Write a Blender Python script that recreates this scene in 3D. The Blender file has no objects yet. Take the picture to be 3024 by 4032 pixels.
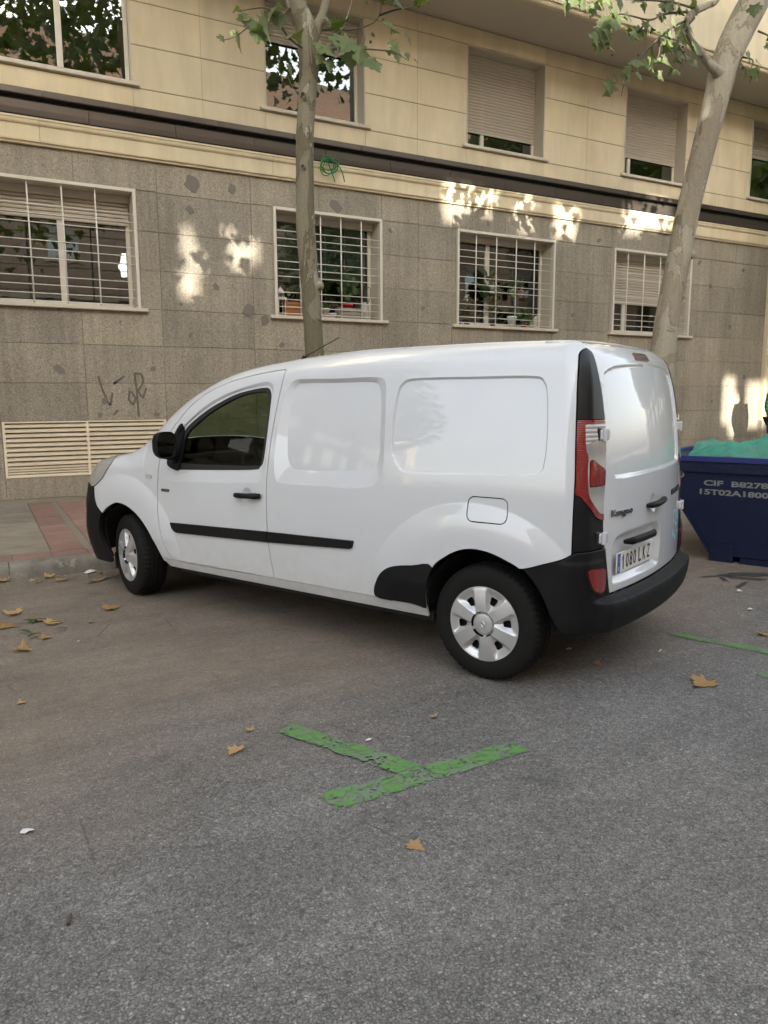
import bpy, bmesh, math, random
import numpy as np
from mathutils import Vector, Matrix

# ------------------------------------------------------------------ camera, sky, sun, exposure
scene = bpy.context.scene
COL = scene.collection
D = 11.52                     # distance of the facade plane
cam_data = bpy.data.cameras.new('camera'); cam = bpy.data.objects.new('camera', cam_data); COL.objects.link(cam)
PITCH, ROLL, YAW = 0.150571, -0.004484, 0.492572
fwd = Vector((math.sin(YAW)*math.cos(PITCH), math.cos(YAW)*math.cos(PITCH), -math.sin(PITCH)))
rgt = Vector((math.cos(YAW), -math.sin(YAW), 0)); upv = rgt.cross(fwd)
r2 = rgt*math.cos(ROLL)+upv*math.sin(ROLL); u2 = -rgt*math.sin(ROLL)+upv*math.cos(ROLL)
M = Matrix((r2, u2, -fwd)).transposed().to_4x4(); M.translation = (0, 0, 1.5038); cam.matrix_world = M
cam_data.sensor_fit = 'VERTICAL'; cam_data.sensor_height = 36; cam_data.lens = 2953.3/4032*36
cam_data.clip_start = .05; cam_data.clip_end = 1500
scene.camera = cam

SUN = Vector((.26, .88, -.21)).normalized()          # direction the light travels
world = bpy.data.worlds.new('World'); scene.world = world; world.use_nodes = True
wn = world.node_tree.nodes; wl = world.node_tree.links
bgn = wn['Background']; sky = wn.new('ShaderNodeTexSky'); sky.sky_type = 'NISHITA'; sky.sun_disc = False
sky.sun_elevation = math.asin(-SUN.z); sky.sun_rotation = math.atan2(-SUN.x, -SUN.y)
sky.air_density = 1.0; sky.dust_density = 2.5; sky.ozone_density = .6
hs = wn.new('ShaderNodeHueSaturation'); hs.inputs['Saturation'].default_value = .42
wl.new(sky.outputs[0], hs.inputs['Color']); wl.new(hs.outputs[0], bgn.inputs[0]); bgn.inputs[1].default_value = .15
sun_d = bpy.data.lights.new('sun', 'SUN'); sun_d.energy = 2.3; sun_d.angle = math.radians(.53); sun_d.color = (1, .95, .86)
sun = bpy.data.objects.new('sun', sun_d); COL.objects.link(sun); sun.rotation_euler = SUN.to_track_quat('-Z', 'Y').to_euler()
vs = scene.view_settings; vs.view_transform = 'Standard'; vs.look = 'None'; vs.gamma = 1; vs.exposure = 2.82
try: vs.use_curve_mapping = False
except Exception: pass
random.seed(7); RNG = np.random.default_rng(7)

# ------------------------------------------------------------------ object helpers
def tag(o, label=None, cat=None, group=None, kind=None):
    if label: o['label'] = label
    if cat: o['category'] = cat
    if group: o['group'] = group
    if kind: o['kind'] = kind
    return o
def empty(name, loc=(0, 0, 0), rz=0, label=None, cat=None, group=None, parent=None):
    o = bpy.data.objects.new(name, None); COL.objects.link(o); o.location = loc; o.rotation_euler = (0, 0, rz)
    o.empty_display_size = .1
    if parent: o.parent = parent
    return tag(o, label, cat, group)
def link(name, me, parent=None, loc=None, rot=None):
    o = bpy.data.objects.new(name, me); COL.objects.link(o)
    if parent: o.parent = parent
    if loc is not None: o.location = loc
    if rot is not None: o.rotation_euler = rot
    return o
def mkmesh(name, v, f, mat, smooth=False):
    me = bpy.data.meshes.new(name); me.from_pydata([tuple(map(float, p)) for p in v], [], [tuple(int(i) for i in q) for q in f])
    if mat: me.materials.append(mat)
    if smooth: me.polygons.foreach_set('use_smooth', [True]*len(me.polygons))
    me.update(); return me
class MB:
    """collects shapes into one mesh"""
    def __init__(s): s.v = []; s.f = []
    def add(s, v, f):
        n = len(s.v); s.v += [tuple(p) for p in v]; s.f += [tuple(i+n for i in q) for q in f]; return s
    def box(s, x0, x1, y0, y1, z0, z1, c=0):
        if c <= 0:
            v = [(x, y, z) for x in (x0, x1) for y in (y0, y1) for z in (z0, z1)]
            return s.add(v, [(0, 1, 3, 2), (4, 6, 7, 5), (0, 4, 5, 1), (2, 3, 7, 6), (0, 2, 6, 4), (1, 5, 7, 3)])
        v = []; idx = {}
        X = (x0, x1); Y = (y0, y1); Z = (z0, z1)
        for i in (0, 1):
            for j in (0, 1):
                for k in (0, 1):
                    sx, sy, sz = (1-2*i)*c, (1-2*j)*c, (1-2*k)*c
                    for a, p in (('x', (X[i], Y[j]+sy, Z[k]+sz)), ('y', (X[i]+sx, Y[j], Z[k]+sz)), ('z', (X[i]+sx, Y[j]+sy, Z[k]))):
                        idx[(i, j, k, a)] = len(v); v.append(p)
        f = []
        g = lambda *t: idx[t]
        for i in (0, 1):
            q = [g(i, 0, 0, 'x'), g(i, 0, 1, 'x'), g(i, 1, 1, 'x'), g(i, 1, 0, 'x')]; f.append(q if i == 0 else q[::-1])
            q = [g(0, i, 0, 'y'), g(1, i, 0, 'y'), g(1, i, 1, 'y'), g(0, i, 1, 'y')]; f.append(q if i == 0 else q[::-1])
            q = [g(0, 0, i, 'z'), g(0, 1, i, 'z'), g(1, 1, i, 'z'), g(1, 0, i, 'z')]; f.append(q if i == 0 else q[::-1])
        for i in (0, 1):
            for j in (0, 1):
                fl = (i+j) % 2
                q = [g(i, j, 0, 'x'), g(i, j, 0, 'y'), g(i, j, 1, 'y'), g(i, j, 1, 'x')]; f.append(q if fl else q[::-1])
                q = [g(i, 0, j, 'x'), g(i, 0, j, 'z'), g(i, 1, j, 'z'), g(i, 1, j, 'x')]; f.append(q if not fl else q[::-1])
                q = [g(0, i, j, 'y'), g(0, i, j, 'z'), g(1, i, j, 'z'), g(1, i, j, 'y')]; f.append(q if fl else q[::-1])
                for k in (0, 1):
                    q = [g(i, j, k, 'x'), g(i, j, k, 'y'), g(i, j, k, 'z')]; f.append(q if (i+j+k) % 2 == 0 else q[::-1])
        return s.add(v, f)
    def tube(s, pts, rad, n=8, cap=True):
        pts = [Vector(p) for p in pts]; rad = rad if hasattr(rad, '__len__') else [rad]*len(pts)
        base = len(s.v); prev = None
        for i, p in enumerate(pts):
            t = (pts[min(i+1, len(pts)-1)]-pts[max(i-1, 0)]).normalized()
            if prev is None:
                a = t.orthogonal().normalized()
            else:
                a = (prev-t*prev.dot(t)).normalized()
            prev = a; b = t.cross(a)
            for k in range(n):
                w = 2*math.pi*k/n; s.v.append(tuple(p+(a*math.cos(w)+b*math.sin(w))*rad[i]))
        for i in range(len(pts)-1):
            for k in range(n):
                k2 = (k+1) % n; s.f.append((base+i*n+k, base+i*n+k2, base+(i+1)*n+k2, base+(i+1)*n+k))
        if cap:
            s.f.append(tuple(base+k for k in range(n))[::-1]); e = base+(len(pts)-1)*n; s.f.append(tuple(e+k for k in range(n)))
        return s
    def lathe(s, prof, n=24, c=(0, 0, 0), axis='z'):
        base = len(s.v)
        for r, h in prof:
            for k in range(n):
                w = 2*math.pi*k/n; a, b = r*math.cos(w), r*math.sin(w)
                p = (a, b, h) if axis == 'z' else ((a, h, b) if axis == 'y' else (h, a, b))
                s.v.append((p[0]+c[0], p[1]+c[1], p[2]+c[2]))
        for i in range(len(prof)-1):
            for k in range(n):
                k2 = (k+1) % n; q = (base+i*n+k, base+i*n+k2, base+(i+1)*n+k2, base+(i+1)*n+k)
                s.f.append(q if axis != 'y' else q[::-1])
        return s
    def prism(s, prof, x0, x1):      # profile (y,z) extruded along x, open ends capped
        n = len(prof); v = [(x0, y, z) for y, z in prof]+[(x1, y, z) for y, z in prof]
        f = [(i, (i+1) % n, n+(i+1) % n, n+i) for i in range(n)]+[tuple(range(n))[::-1], tuple(range(n, 2*n))]
        return s.add(v, f)
    def mesh(s, name, mat, smooth=False): return mkmesh(name, s.v, s.f, mat, smooth)
    def build(s, name, mat, parent=None, smooth=False, loc=None, rot=None):
        return link(name, s.mesh(name, mat, smooth), parent, loc, rot)
def autosmooth(me, deg=35):
    me.polygons.foreach_set('use_smooth', [True]*len(me.polygons))
    try: me.set_sharp_from_angle(angle=math.radians(deg))
    except Exception: pass
    return me
def copy_tree(o, parent=None):
    c = o.copy(); COL.objects.link(c); c.parent = parent
    for ch in list(o.children): copy_tree(ch, c)
    return c

# ------------------------------------------------------------------ materials
class NT:
    def __init__(s, name):
        s.m = bpy.data.materials.new(name); s.m.use_nodes = True; s.t = s.m.node_tree; s.n = s.t.nodes; s.l = s.t.links
        s.b = s.n['Principled BSDF']; s._pos = None
    def node(s, typ, **kw):
        n = s.n.new(typ)
        for k, v in kw.items(): setattr(n, k, v)
        return n
    def pos(s, obj=False):
        if obj:
            return s.node('ShaderNodeTexCoord').outputs['Object']
        if s._pos is None: s._pos = s.node('ShaderNodeNewGeometry').outputs['Position']
        return s._pos
    def mp(s, vec, scale=(1, 1, 1), loc=(0, 0, 0), rot=(0, 0, 0)):
        n = s.node('ShaderNodeMapping'); s.l.new(vec, n.inputs[0]); n.inputs['Scale'].default_value = scale; n.inputs['Location'].default_value = loc; n.inputs['Rotation'].default_value = rot
        return n.outputs[0]
    def noise(s, vec, sc, det=2, rough=.5, dist=0):
        n = s.node('ShaderNodeTexNoise'); s.l.new(vec, n.inputs['Vector']); n.inputs['Scale'].default_value = sc; n.inputs['Detail'].default_value = det; n.inputs['Roughness'].default_value = rough; n.inputs['Distortion'].default_value = dist
        return n.outputs['Fac']
    def vor(s, vec, sc, feat='F1', out='Distance', rnd=1):
        n = s.node('ShaderNodeTexVoronoi', feature=feat); s.l.new(vec, n.inputs['Vector']); n.inputs['Scale'].default_value = sc; n.inputs['Randomness'].default_value = rnd
        return n.outputs[out]
    def ramp(s, fac, stops, interp='LINEAR'):
        n = s.node('ShaderNodeValToRGB'); s.l.new(fac, n.inputs[0]); r = n.color_ramp; r.interpolation = interp
        while len(r.elements) < len(stops): r.elements.new(.5)
        for e, (p, c) in zip(r.elements, stops):
            e.position = p; e.color = (c, c, c, 1) if not hasattr(c, '__len__') else (*c, 1)
        return n.outputs[0]
    def mix(s, a, b, fac, mode='MIX'):
        n = s.node('ShaderNodeMix', data_type='RGBA', blend_type=mode)
        for sock, v in ((n.inputs[0], fac), (n.inputs[6], a), (n.inputs[7], b)):
            if isinstance(v, (int, float)): sock.default_value = v
            elif isinstance(v, tuple): sock.default_value = (*v, 1)
            else: s.l.new(v, sock)
        return n.outputs[2]
    def math(s, op, a, b=0.0, clamp=False):
        n = s.node('ShaderNodeMath', operation=op, use_clamp=clamp)
        for sock, v in zip(n.inputs, (a, b)):
            if isinstance(v, (int, float)): sock.default_value = v
            else: s.l.new(v, sock)
        return n.outputs[0]
    def sep(s, vec):
        n = s.node('ShaderNodeSeparateXYZ'); s.l.new(vec, n.inputs[0]); return n.outputs
    def bump(s, h, strength=.3, dist=.01, prev=None):
        n = s.node('ShaderNodeBump'); s.l.new(h, n.inputs['Height']); n.inputs['Strength'].default_value = strength; n.inputs['Distance'].default_value = dist
        if prev is not None: s.l.new(prev, n.inputs['Normal'])
        return n.outputs[0]
    def set(s, **kw):
        for k, v in kw.items():
            k = {'color': 'Base Color', 'rough': 'Roughness', 'metal': 'Metallic', 'spec': 'Specular IOR Level', 'normal': 'Normal', 'coat': 'Coat Weight', 'coatr': 'Coat Roughness', 'trans': 'Transmission Weight', 'ior': 'IOR', 'alpha': 'Alpha', 'sss': 'Subsurface Weight'}.get(k, k)
            sock = s.b.inputs[k]
            if isinstance(v, (int, float)): sock.default_value = v
            elif isinstance(v, tuple): sock.default_value = (*v, 1) if len(v) == 3 else v
            else: s.l.new(v, sock)
        return s.m
def island(nt):  # random value per object
    return nt.node('ShaderNodeObjectInfo').outputs['Random']
def plain(name, col, rough=.5, metal=0, var=.12, sc=6, bump=0, bsc=80, **kw):
    t = NT(name); p = t.pos()
    n = t.noise(p, sc, 4, .6); c = t.mix(tuple(x*(1-var) for x in col), tuple(min(1, x*(1+var)) for x in col), n)
    d = dict(color=c, rough=rough, metal=metal, **kw)
    if bump: d['normal'] = t.bump(t.noise(p, bsc, 3), bump, .004)
    return t.set(**d)

MAT = {}
# asphalt -----------------------------------------------------------
t = NT('asphalt'); p = t.pos(); xyz = t.sep(p)
big = t.noise(p, .55, 4, .6); mid = t.noise(p, 3.2, 5, .65); fine = t.noise(p, 160, 3, .7)
wobv = t.node('ShaderNodeVectorMath', operation='ADD'); nz = t.node('ShaderNodeTexNoise'); t.l.new(p, nz.inputs['Vector']); nz.inputs['Scale'].default_value = 45
sc_ = t.node('ShaderNodeVectorMath', operation='SCALE'); t.l.new(nz.outputs['Color'], sc_.inputs[0]); sc_.inputs['Scale'].default_value = .012
t.l.new(p, wobv.inputs[0]); t.l.new(sc_.outputs[0], wobv.inputs[1]); pw = wobv.outputs[0]
cellc = t.vor(pw, 82, 'F1', 'Color'); celld = t.vor(pw, 82, 'DISTANCE_TO_EDGE'); cellr = t.sep(cellc)[0]
cell2 = t.sep(t.vor(p, 190, 'F1', 'Color'))[1]
stone = t.ramp(cellr, [(0, (.050, .049, .048)), (.22, (.088, .086, .083)), (.45, (.132, .129, .124)), (.75, (.160, .156, .149)), (.96, (.185, .18, .171)), (1, (.30, .29, .272))])
stone = t.mix(stone, t.ramp(cell2, [(0, (.045, .044, .043)), (.55, (.145, .14, .135)), (.95, (.28, .27, .255)), (1, (.44, .42, .39))]), .42)
edge = t.ramp(celld, [(0, .38), (.05, .85), (.16, 1)])
stone = t.mix(stone, edge, .8, 'MULTIPLY')
# dusty brown film over the parking lane, grey carriageway in front
lane = t.math('ADD', t.math('MULTIPLY', t.math('SUBTRACT', t.math('SUBTRACT', xyz[1], 2.45), t.math('MULTIPLY', xyz[0], .12)), .62), t.math('MULTIPLY', t.math('SUBTRACT', big, .5), 1.5), False)
lane = t.ramp(lane, [(-.0, 0), (.75, 1)])
dust = t.mix((.245, .194, .147), (.315, .256, .20), mid)
lanefac = t.math('MULTIPLY', lane, t.math('ADD', .66, t.math('MULTIPLY', mid, .5)))
stone = t.mix(stone, (1.46, 1.405, 1.345), 1.0, 'MULTIPLY')
dusty = t.mix(t.mix(stone, (1.0, .85, .69), 1.0, 'MULTIPLY'), dust, .50)
col = t.mix(stone, dusty, lanefac)
col = t.mix(col, t.ramp(t.noise(p, 34, 6, .8), [(.32, .80), (.68, 1.2)]), .8, 'MULTIPLY')
col = t.mix(col, t.ramp(t.noise(p, 9, 5, .75), [(.3, .84), (.7, 1.14)]), .8, 'MULTIPLY')
col = t.mix(col, t.ramp(t.noise(p, 1.3, 6, .65), [(.3, .78), (.72, 1.2)]), .75, 'MULTIPLY')
# streaks along the driving direction, pale grit, dark drips
stk = t.noise(t.mp(p, (.35, 2.4, 1), rot=(0, 0, .12)), 1.6, 5, .7)
col = t.mix(col, t.ramp(stk, [(.35, .80), (.7, 1.16)]), .6, 'MULTIPLY')
grit = t.math('LESS_THAN', t.vor(p, 16, 'F1', 'Distance'), .055); gk = t.math('GREATER_THAN', t.sep(t.vor(p, 16, 'F1', 'Color'))[2], .80)
col = t.mix(col, (.50, .47, .42), t.math('MULTIPLY', grit, gk))
spots = t.ramp(t.noise(t.mp(p, loc=(3, 7, 0)), 2.1, 3, .5), [(.66, 0), (.73, 1)])
col = t.mix(col, (.045, .043, .041), t.math('MULTIPLY', spots, .35))
crk = t.vor(t.mp(pw, (1, 1.6, 1)), 1.7, 'DISTANCE_TO_EDGE'); crm = t.ramp(t.noise(p, 1.1, 3), [(.52, 0), (.62, 1)])
col = t.mix(col, (.05, .045, .04), t.math('MULTIPLY', t.math('MULTIPLY', t.ramp(crk, [(.0, 1), (.010, 0)]), crm), .6))
h = t.math('ADD', t.math('MULTIPLY', t.ramp(celld, [(0, 0), (.25, 1)]), t.math('ADD', .4, cellr)), t.math('MULTIPLY', fine, .5))
rough = t.ramp(cellr, [(0, .62), (1, .92)])
MAT['asphalt'] = t.set(color=col, rough=rough, spec=.35, normal=t.bump(h, .75, .006))
# granite slabs -------------------------------------------------------
t = NT('granite'); p = t.pos()
g1 = t.noise(p, 55, 4, .75, 1.6); g2 = t.noise(p, 130, 3, .7, .6); st = t.noise(t.mp(p, (1, 1, .45)), 1.6, 5, .6); rnd = island(t)
c = t.ramp(g1, [(.33, (.10, .086, .064)), (.45, (.272, .238, .180)), (.56, (.385, .340, .262)), (.70, (.55, .495, .395))])
c = t.mix(c, t.ramp(g2, [(.3, .55), (.7, 1.35)]), .55, 'MULTIPLY')
c = t.mix(c, t.ramp(rnd, [(0, (.86, .86, .87)), (.5, (1.0, .99, .97)), (1, (1.11, 1.09, 1.05))]), .8, 'MULTIPLY')
c = t.mix(c, t.ramp(st, [(.3, .74), (.7, 1.14)]), .8, 'MULTIPLY')
dr = t.noise(t.mp(p, (5, 1, .18)), 2.4, 5, .7); c = t.mix(c, t.ramp(dr, [(.42, .78), (.58, 1.04)]), .55, 'MULTIPLY')
zz = t.sep(p)[2]
c = t.mix(c, (.30, .23, .13), t.math('MULTIPLY', t.ramp(t.math('ADD', zz, t.math('MULTIPLY', st, .5)), [(.35, 1), (.8, 0)]), .22))
MAT['granite'] = t.set(color=c, rough=.72, spec=.35, normal=t.bump(g1, .22, .004))
MAT['patch'] = plain('repair_mortar', (.175, .155, .128), .85, var=.18, sc=40, bump=.2)
MAT['mortar'] = plain('joint_mortar', (.22, .187, .135), .9)
# cream render stone --------------------------------------------------
t = NT('cream_stone'); p = t.pos()
n1 = t.noise(p, 1.1, 5, .6); n2 = t.noise(p, 260, 2, .6); n3 = t.noise(t.mp(p, (1.6, 1, .28)), 2.2, 5, .65); rnd = island(t)
c = t.ramp(n1, [(.25, (.63, .53, .345)), (.75, (.73, .625, .43))])
c = t.mix(c, t.ramp(n2, [(.3, .9), (.7, 1.08)]), .6, 'MULTIPLY')
c = t.mix(c, t.ramp(n3, [(.36, .80), (.6, 1.03)]), .55, 'MULTIPLY')
c = t.mix(c, t.ramp(rnd, [(0, (.93, .93, .95)), (1, (1.05, 1.04, 1.0))]), .8, 'MULTIPLY')
MAT['cream'] = t.set(color=c, rough=.75, spec=.3, normal=t.bump(n2, .12, .002))
MAT['cream_joint'] = plain('cream_joint', (.26, .215, .14), .9)
MAT['frame'] = plain('cream_painted_metal', (.60, .55, .45), .45, var=.08, sc=9, bump=.08)
MAT['reveal'] = plain('reveal_render', (.50, .45, .35), .7, var=.1)
MAT['sill'] = plain('stone_sill', (.56, .50, .40), .65, var=.16, sc=12, bump=.2)
MAT['bar'] = plain('ivory_bar_paint', (.66, .62, .54), .4, var=.08)
MAT['slat'] = plain('roller_slat', (.47, .415, .325), .5, var=.09)
MAT['slat2'] = plain('vent_slat', (.72, .62, .45), .5, var=.14, sc=5)
MAT['soffit'] = plain('soffit_paint', (.50, .45, .37), .75, var=.1, sc=1.5)
MAT['bronze'] = plain('bronze_sheet', (.12, .10, .082), .32, .55, var=.1, sc=2)
MAT['black'] = plain('black_gap', (.012, .012, .012), .7)
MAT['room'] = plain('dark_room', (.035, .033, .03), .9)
MAT['curtain'] = plain('net_curtain', (.33, .32, .30), .8, var=.15, sc=14)
t = NT('window_glass')
MAT['glass'] = t.set(color=(.02, .025, .025), rough=.02, trans=.0, ior=1.9, spec=1.0, coat=.6, coatr=.0, normal=t.bump(t.noise(t.pos(), 1.4, 2), .05, .05))
t = NT('clear_window_glass')
mixs = t.node('ShaderNodeMixShader'); gl = t.node('ShaderNodeBsdfGlossy'); tr = t.node('ShaderNodeBsdfTransparent'); lw = t.node('ShaderNodeLayerWeight')
lw.inputs[0].default_value = .5; gl.inputs['Roughness'].default_value = .01; tr.inputs[0].default_value = (.62, .68, .64, 1)
nb = t.bump(t.noise(t.pos(), 1.7, 2), .04, .05); t.l.new(nb, gl.inputs['Normal'])
fr_ = t.node('ShaderNodeFresnel'); fr_.inputs[0].default_value = 1.6
f_ = t.math('ADD', .07, t.math('MULTIPLY', fr_.outputs[0], 1.0), True)
t.l.new(f_, mixs.inputs[0]); t.l.new(tr.outputs[0], mixs.inputs[1]); t.l.new(gl.outputs[0], mixs.inputs[2]); t.l.new(mixs.outputs[0], t.n['Material Output'].inputs[0])
MAT['clear'] = t.m
# pavement --------------------------------------------------------------
t = NT('paving_grey'); p = t.pos(); n = t.noise(p, 3, 5, .65); f2 = t.noise(p, 120, 3, .7); r = island(t)
sc = t.noise(t.mp(p, (1.2, 9, 1), rot=(0, 0, .5)), 2, 5, .7)
c = t.mix(t.ramp(n, [(.3, (.19, .16, .117)), (.7, (.29, .248, .184))]), t.ramp(f2, [(.3, .75), (.7, 1.2)]), .7, 'MULTIPLY'); c = t.mix(c, t.ramp(sc, [(.4, .8), (.65, 1.18)]), .6, 'MULTIPLY')
c = t.mix(c, t.ramp(r, [(0, .88), (1, 1.1)]), .8, 'MULTIPLY')
MAT['pave_grey'] = t.set(color=c, rough=.8, normal=t.bump(f2, .2, .003))
t = NT('paving_red'); p = t.pos(); n = t.noise(p, 3, 5, .65); f2 = t.noise(p, 120, 3, .7); r = island(t)
c = t.mix(t.ramp(n, [(.3, (.20, .117, .09)), (.7, (.30, .178, .138))]), t.ramp(f2, [(.3, .8), (.7, 1.18)]), .7, 'MULTIPLY'); c = t.mix(c, t.ramp(r, [(0, .85), (1, 1.12)]), .8, 'MULTIPLY')
MAT['pave_red'] = t.set(color=c, rough=.8, normal=t.bump(f2, .2, .003))
t = NT('kerb_stone'); p = t.pos(); n = t.noise(p, 5, 6, .7); f2 = t.noise(p, 150, 3, .7); w = t.ramp(t.noise(p, 9, 4, .7), [(.60, 0), (.68, 1)])
c = t.mix(t.ramp(n, [(.3, (.13, .115, .09)), (.7, (.25, .225, .175))]), t.ramp(f2, [(.3, .75), (.7, 1.2)]), .7, 'MULTIPLY'); c = t.mix(c, (.36, .34, .28), t.math('MULTIPLY', w, .5))
MAT['kerb'] = t.set(color=c, rough=.85, normal=t.bump(t.math('ADD', f2, n), .3, .005))
# worn green marking: paint islands with asphalt showing through
t = NT('green_marking'); p = t.pos(); n = t.noise(p, 9, 4, .6); f2 = t.noise(p, 85, 4, .75); v = t.vor(p, 6.5, 'DISTANCE_TO_EDGE')
c = t.mix((.10, .20, .08), (.15, .27, .12), n); c = t.mix(c, (.17, .30, .10), t.ramp(t.noise(t.mp(p, (1, 14, 1), rot=(0, 0, .35)), 3, 3), [(.62, 0), (.72, .6)]))
asph = t.mix((.10, .105, .085), (.21, .215, .175), t.noise(p, 120, 4, .7))
crack = t.ramp(t.math('ADD', v, t.math('MULTIPLY', t.math('SUBTRACT', f2, .5), .10)), [(.015, 1), (.06, 0)])
c = t.mix(c, (.10, .14, .075), crack)
wear = t.ramp(t.math('ADD', t.math('MULTIPLY', n, .35), t.math('MULTIPLY', f2, .75)), [(.40, 0), (.58, .95)])
c = t.mix(c, t.mix(asph, (.13, .22, .10), .42), wear)
MAT['green'] = t.set(color=c, rough=.7, normal=t.bump(t.math('SUBTRACT', f2, t.math('MULTIPLY', crack, .8)), .5, .006))
t = NT('green_marking_thick'); p = t.pos(); n = t.noise(p, 14, 4, .6); s_ = t.noise(t.mp(p, (1.0, 16, 1), rot=(0, 0, .35)), 4, 4, .7)
c = t.mix((.075, .19, .040), (.12, .27, .07), n); c = t.mix(c, (.19, .33, .10), t.ramp(s_, [(.60, 0), (.70, .6)])); c = t.mix(c, (.09, .12, .07), t.ramp(t.noise(p, 26, 6, .75), [(.50, 0), (.60, .85)]))
MAT['green2'] = t.set(color=c, rough=.55, normal=t.bump(t.noise(p, 60, 4), .4, .004))
MAT['wet'] = plain('wet_asphalt', (.060, .058, .056), .42, var=.6, sc=40, bump=.6, bsc=120)
# bark ----------------------------------------------------------------
def bark(name, a, b, cpatch, dark, sc):
    t = NT(name); p = t.pos(); pm = t.mp(p, (1, 1, .42))
    n = t.noise(pm, sc, 4, .55, .8); n2 = t.noise(pm, sc*1.9, 3, .5, .6); f2 = t.noise(p, 45, 4, .7); vst = t.noise(t.mp(p, (1, 1, .06)), 30, 4, .7)
    c = t.mix(a, b, t.ramp(n, [(.485, 0), (.495, 1)])); c = t.mix(c, cpatch, t.ramp(n2, [(.645, 0), (.655, .8)])); c = t.mix(c, dark, t.ramp(t.noise(t.mp(pm, loc=(5, 2, 1)), sc*1.3, 4, .6, .5), [(.63, 0), (.645, .85)]))
    c = t.mix(c, t.ramp(f2, [(.3, .75), (.7, 1.2)]), .7, 'MULTIPLY'); c = t.mix(c, t.ramp(vst, [(.3, .8), (.7, 1.15)]), .6, 'MULTIPLY')
    c = t.mix(c, t.ramp(n, [(.470, 1), (.484, .62), (.492, 1)]), .8, 'MULTIPLY'); c = t.mix(c, t.ramp(n2, [(.632, 1), (.644, .6), (.650, 1)]), .7, 'MULTIPLY')
    hgt = t.math('ADD', t.ramp(n, [(.46, 0), (.51, 1)]), t.math('MULTIPLY', f2, .5))
    return t.set(color=c, rough=.82, normal=t.bump(hgt, .35, .008))
MAT['bark1'] = bark('plane_bark_young', (.135, .116, .064), (.195, .172, .112), (.34, .31, .22), (.085, .068, .04), 3.4)
MAT['bark2'] = bark('plane_bark_old', (.255, .215, .15), (.315, .28, .205), (.38, .34, .255), (.125, .10, .065), 3.0)
MAT['twig'] = plain('twig_bark', (.085, .065, .045), .8)
def leafmat(name, lo, hi, back):
    t = NT(name); p = t.pos(True); r = island(t); n = t.noise(p, 22, 3, .6)
    c = t.mix(t.mix(lo, hi, r), t.mix(hi, back, .5), t.ramp(n, [(.45, 0), (.75, .8)]))
    geo = t.node('ShaderNodeNewGeometry'); c = t.mix(c, t.mix(c, (.16, .19, .10), .6), geo.outputs['Backfacing'])
    t.set(color=c, rough=.5, spec=.4, normal=t.bump(t.noise(p, 60, 2), .2, .003))
    tl = t.node('ShaderNodeBsdfTranslucent'); ms = t.node('ShaderNodeMixShader'); ms.inputs[0].default_value = .38
    t.l.new(c, tl.inputs[0]); t.l.new(t.b.outputs[0], ms.inputs[1]); t.l.new(tl.outputs[0], ms.inputs[2]); t.l.new(ms.outputs[0], t.n['Material Output'].inputs[0])
    return t.m
MAT['leaf'] = leafmat('plane_leaf', (.060, .108, .018), (.16, .22, .042), (.27, .23, .05))
MAT['dryleaf'] = leafmat('dry_leaf', (.44, .26, .10), (.60, .39, .18), (.28, .15, .055))
MAT['leaf_small'] = leafmat('pot_leaf', (.02, .07, .012), (.06, .14, .03), (.09, .16, .04))
MAT['yleaf'] = leafmat('variegated_leaf', (.07, .11, .02), (.19, .20, .05), (.25, .2, .04))
# ------------------------------------------------------------------ the ground, kerb and pavement
KY = 6.93                      # foot of the kerb
m = MB(); m.add([(-300, -300, 0), (300, -300, 0), (300, 300, 0), (-300, 300, 0)], [(0, 1, 2, 3)])
road = m.build('road', MAT['asphalt']); tag(road, kind='structure')
# pavement bed and slabs
pav = MB().box(-30, 40, KY+.165, D+.02, -.05, .122).build('pavement', MAT['mortar']); tag(pav, kind='structure')
kerb = MB().box(-30, 40, KY+.02, KY+.16, -.05, .09).build('kerb', MAT['mortar']); tag(kerb, kind='structure')
kprof = [(KY, -.04), (KY+.006, .06), (KY+.018, .095), (KY+.04, .120), (KY+.075, .131), (KY+.162, .132), (KY+.162, -.04)]
def kerb_stone(x0, x1):
    o = MB().prism(kprof, x0, x1).build('kerb_stone', MAT['kerb'], kerb); autosmooth(o.data, 40)
xk = -4.86
while xk < 20:
    kerb_stone(xk, xk+.994); xk += 1.0
def slab(x0, x1, y0, y1, mat, dz=0):
    return MB().box(x0+.004, x1-.004, y0+.004, y1-.004, .02, .132+dz, .004).build('paving_slab', mat, pav)
for i in range(-5, 19):        # border row of red slabs along the kerb
    x0 = .175+(i)*.30*1.05; slab(x0, x0+.315, KY+.168, 7.39, MAT['pave_red'], random.uniform(-.002, .002))
def band(x0, x1, mat, step, off=0):
    y = 7.39+off-step if off else 7.39
    while y < 11.08:
        a, b = max(7.39, y), min(11.09, y+step)
        if b-a > .03: slab(x0, x1, a, b, mat, random.uniform(-.002, .002))
        y += step
for x0 in (-3.4, -2.75, -2.1, -1.45, -.80, -.15):
    band(x0, x0+.65, MAT['pave_grey'], .80, (x0*1.7) % .5)
band(.50, .79, MAT['pave_red'], .76); band(.86, 1.28, MAT['pave_red'], .76, .3)
for i in range(13):
    x0 = 1.28+i*.62; band(x0, x0+.62, MAT['pave_red'] if i % 4 == 0 else MAT['pave_grey'], .8, (i*.37) % .6)
for i in range(-4, 16): slab(.05+i*.6, .65+i*.6, 11.09, D, MAT['pave_grey'])

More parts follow.
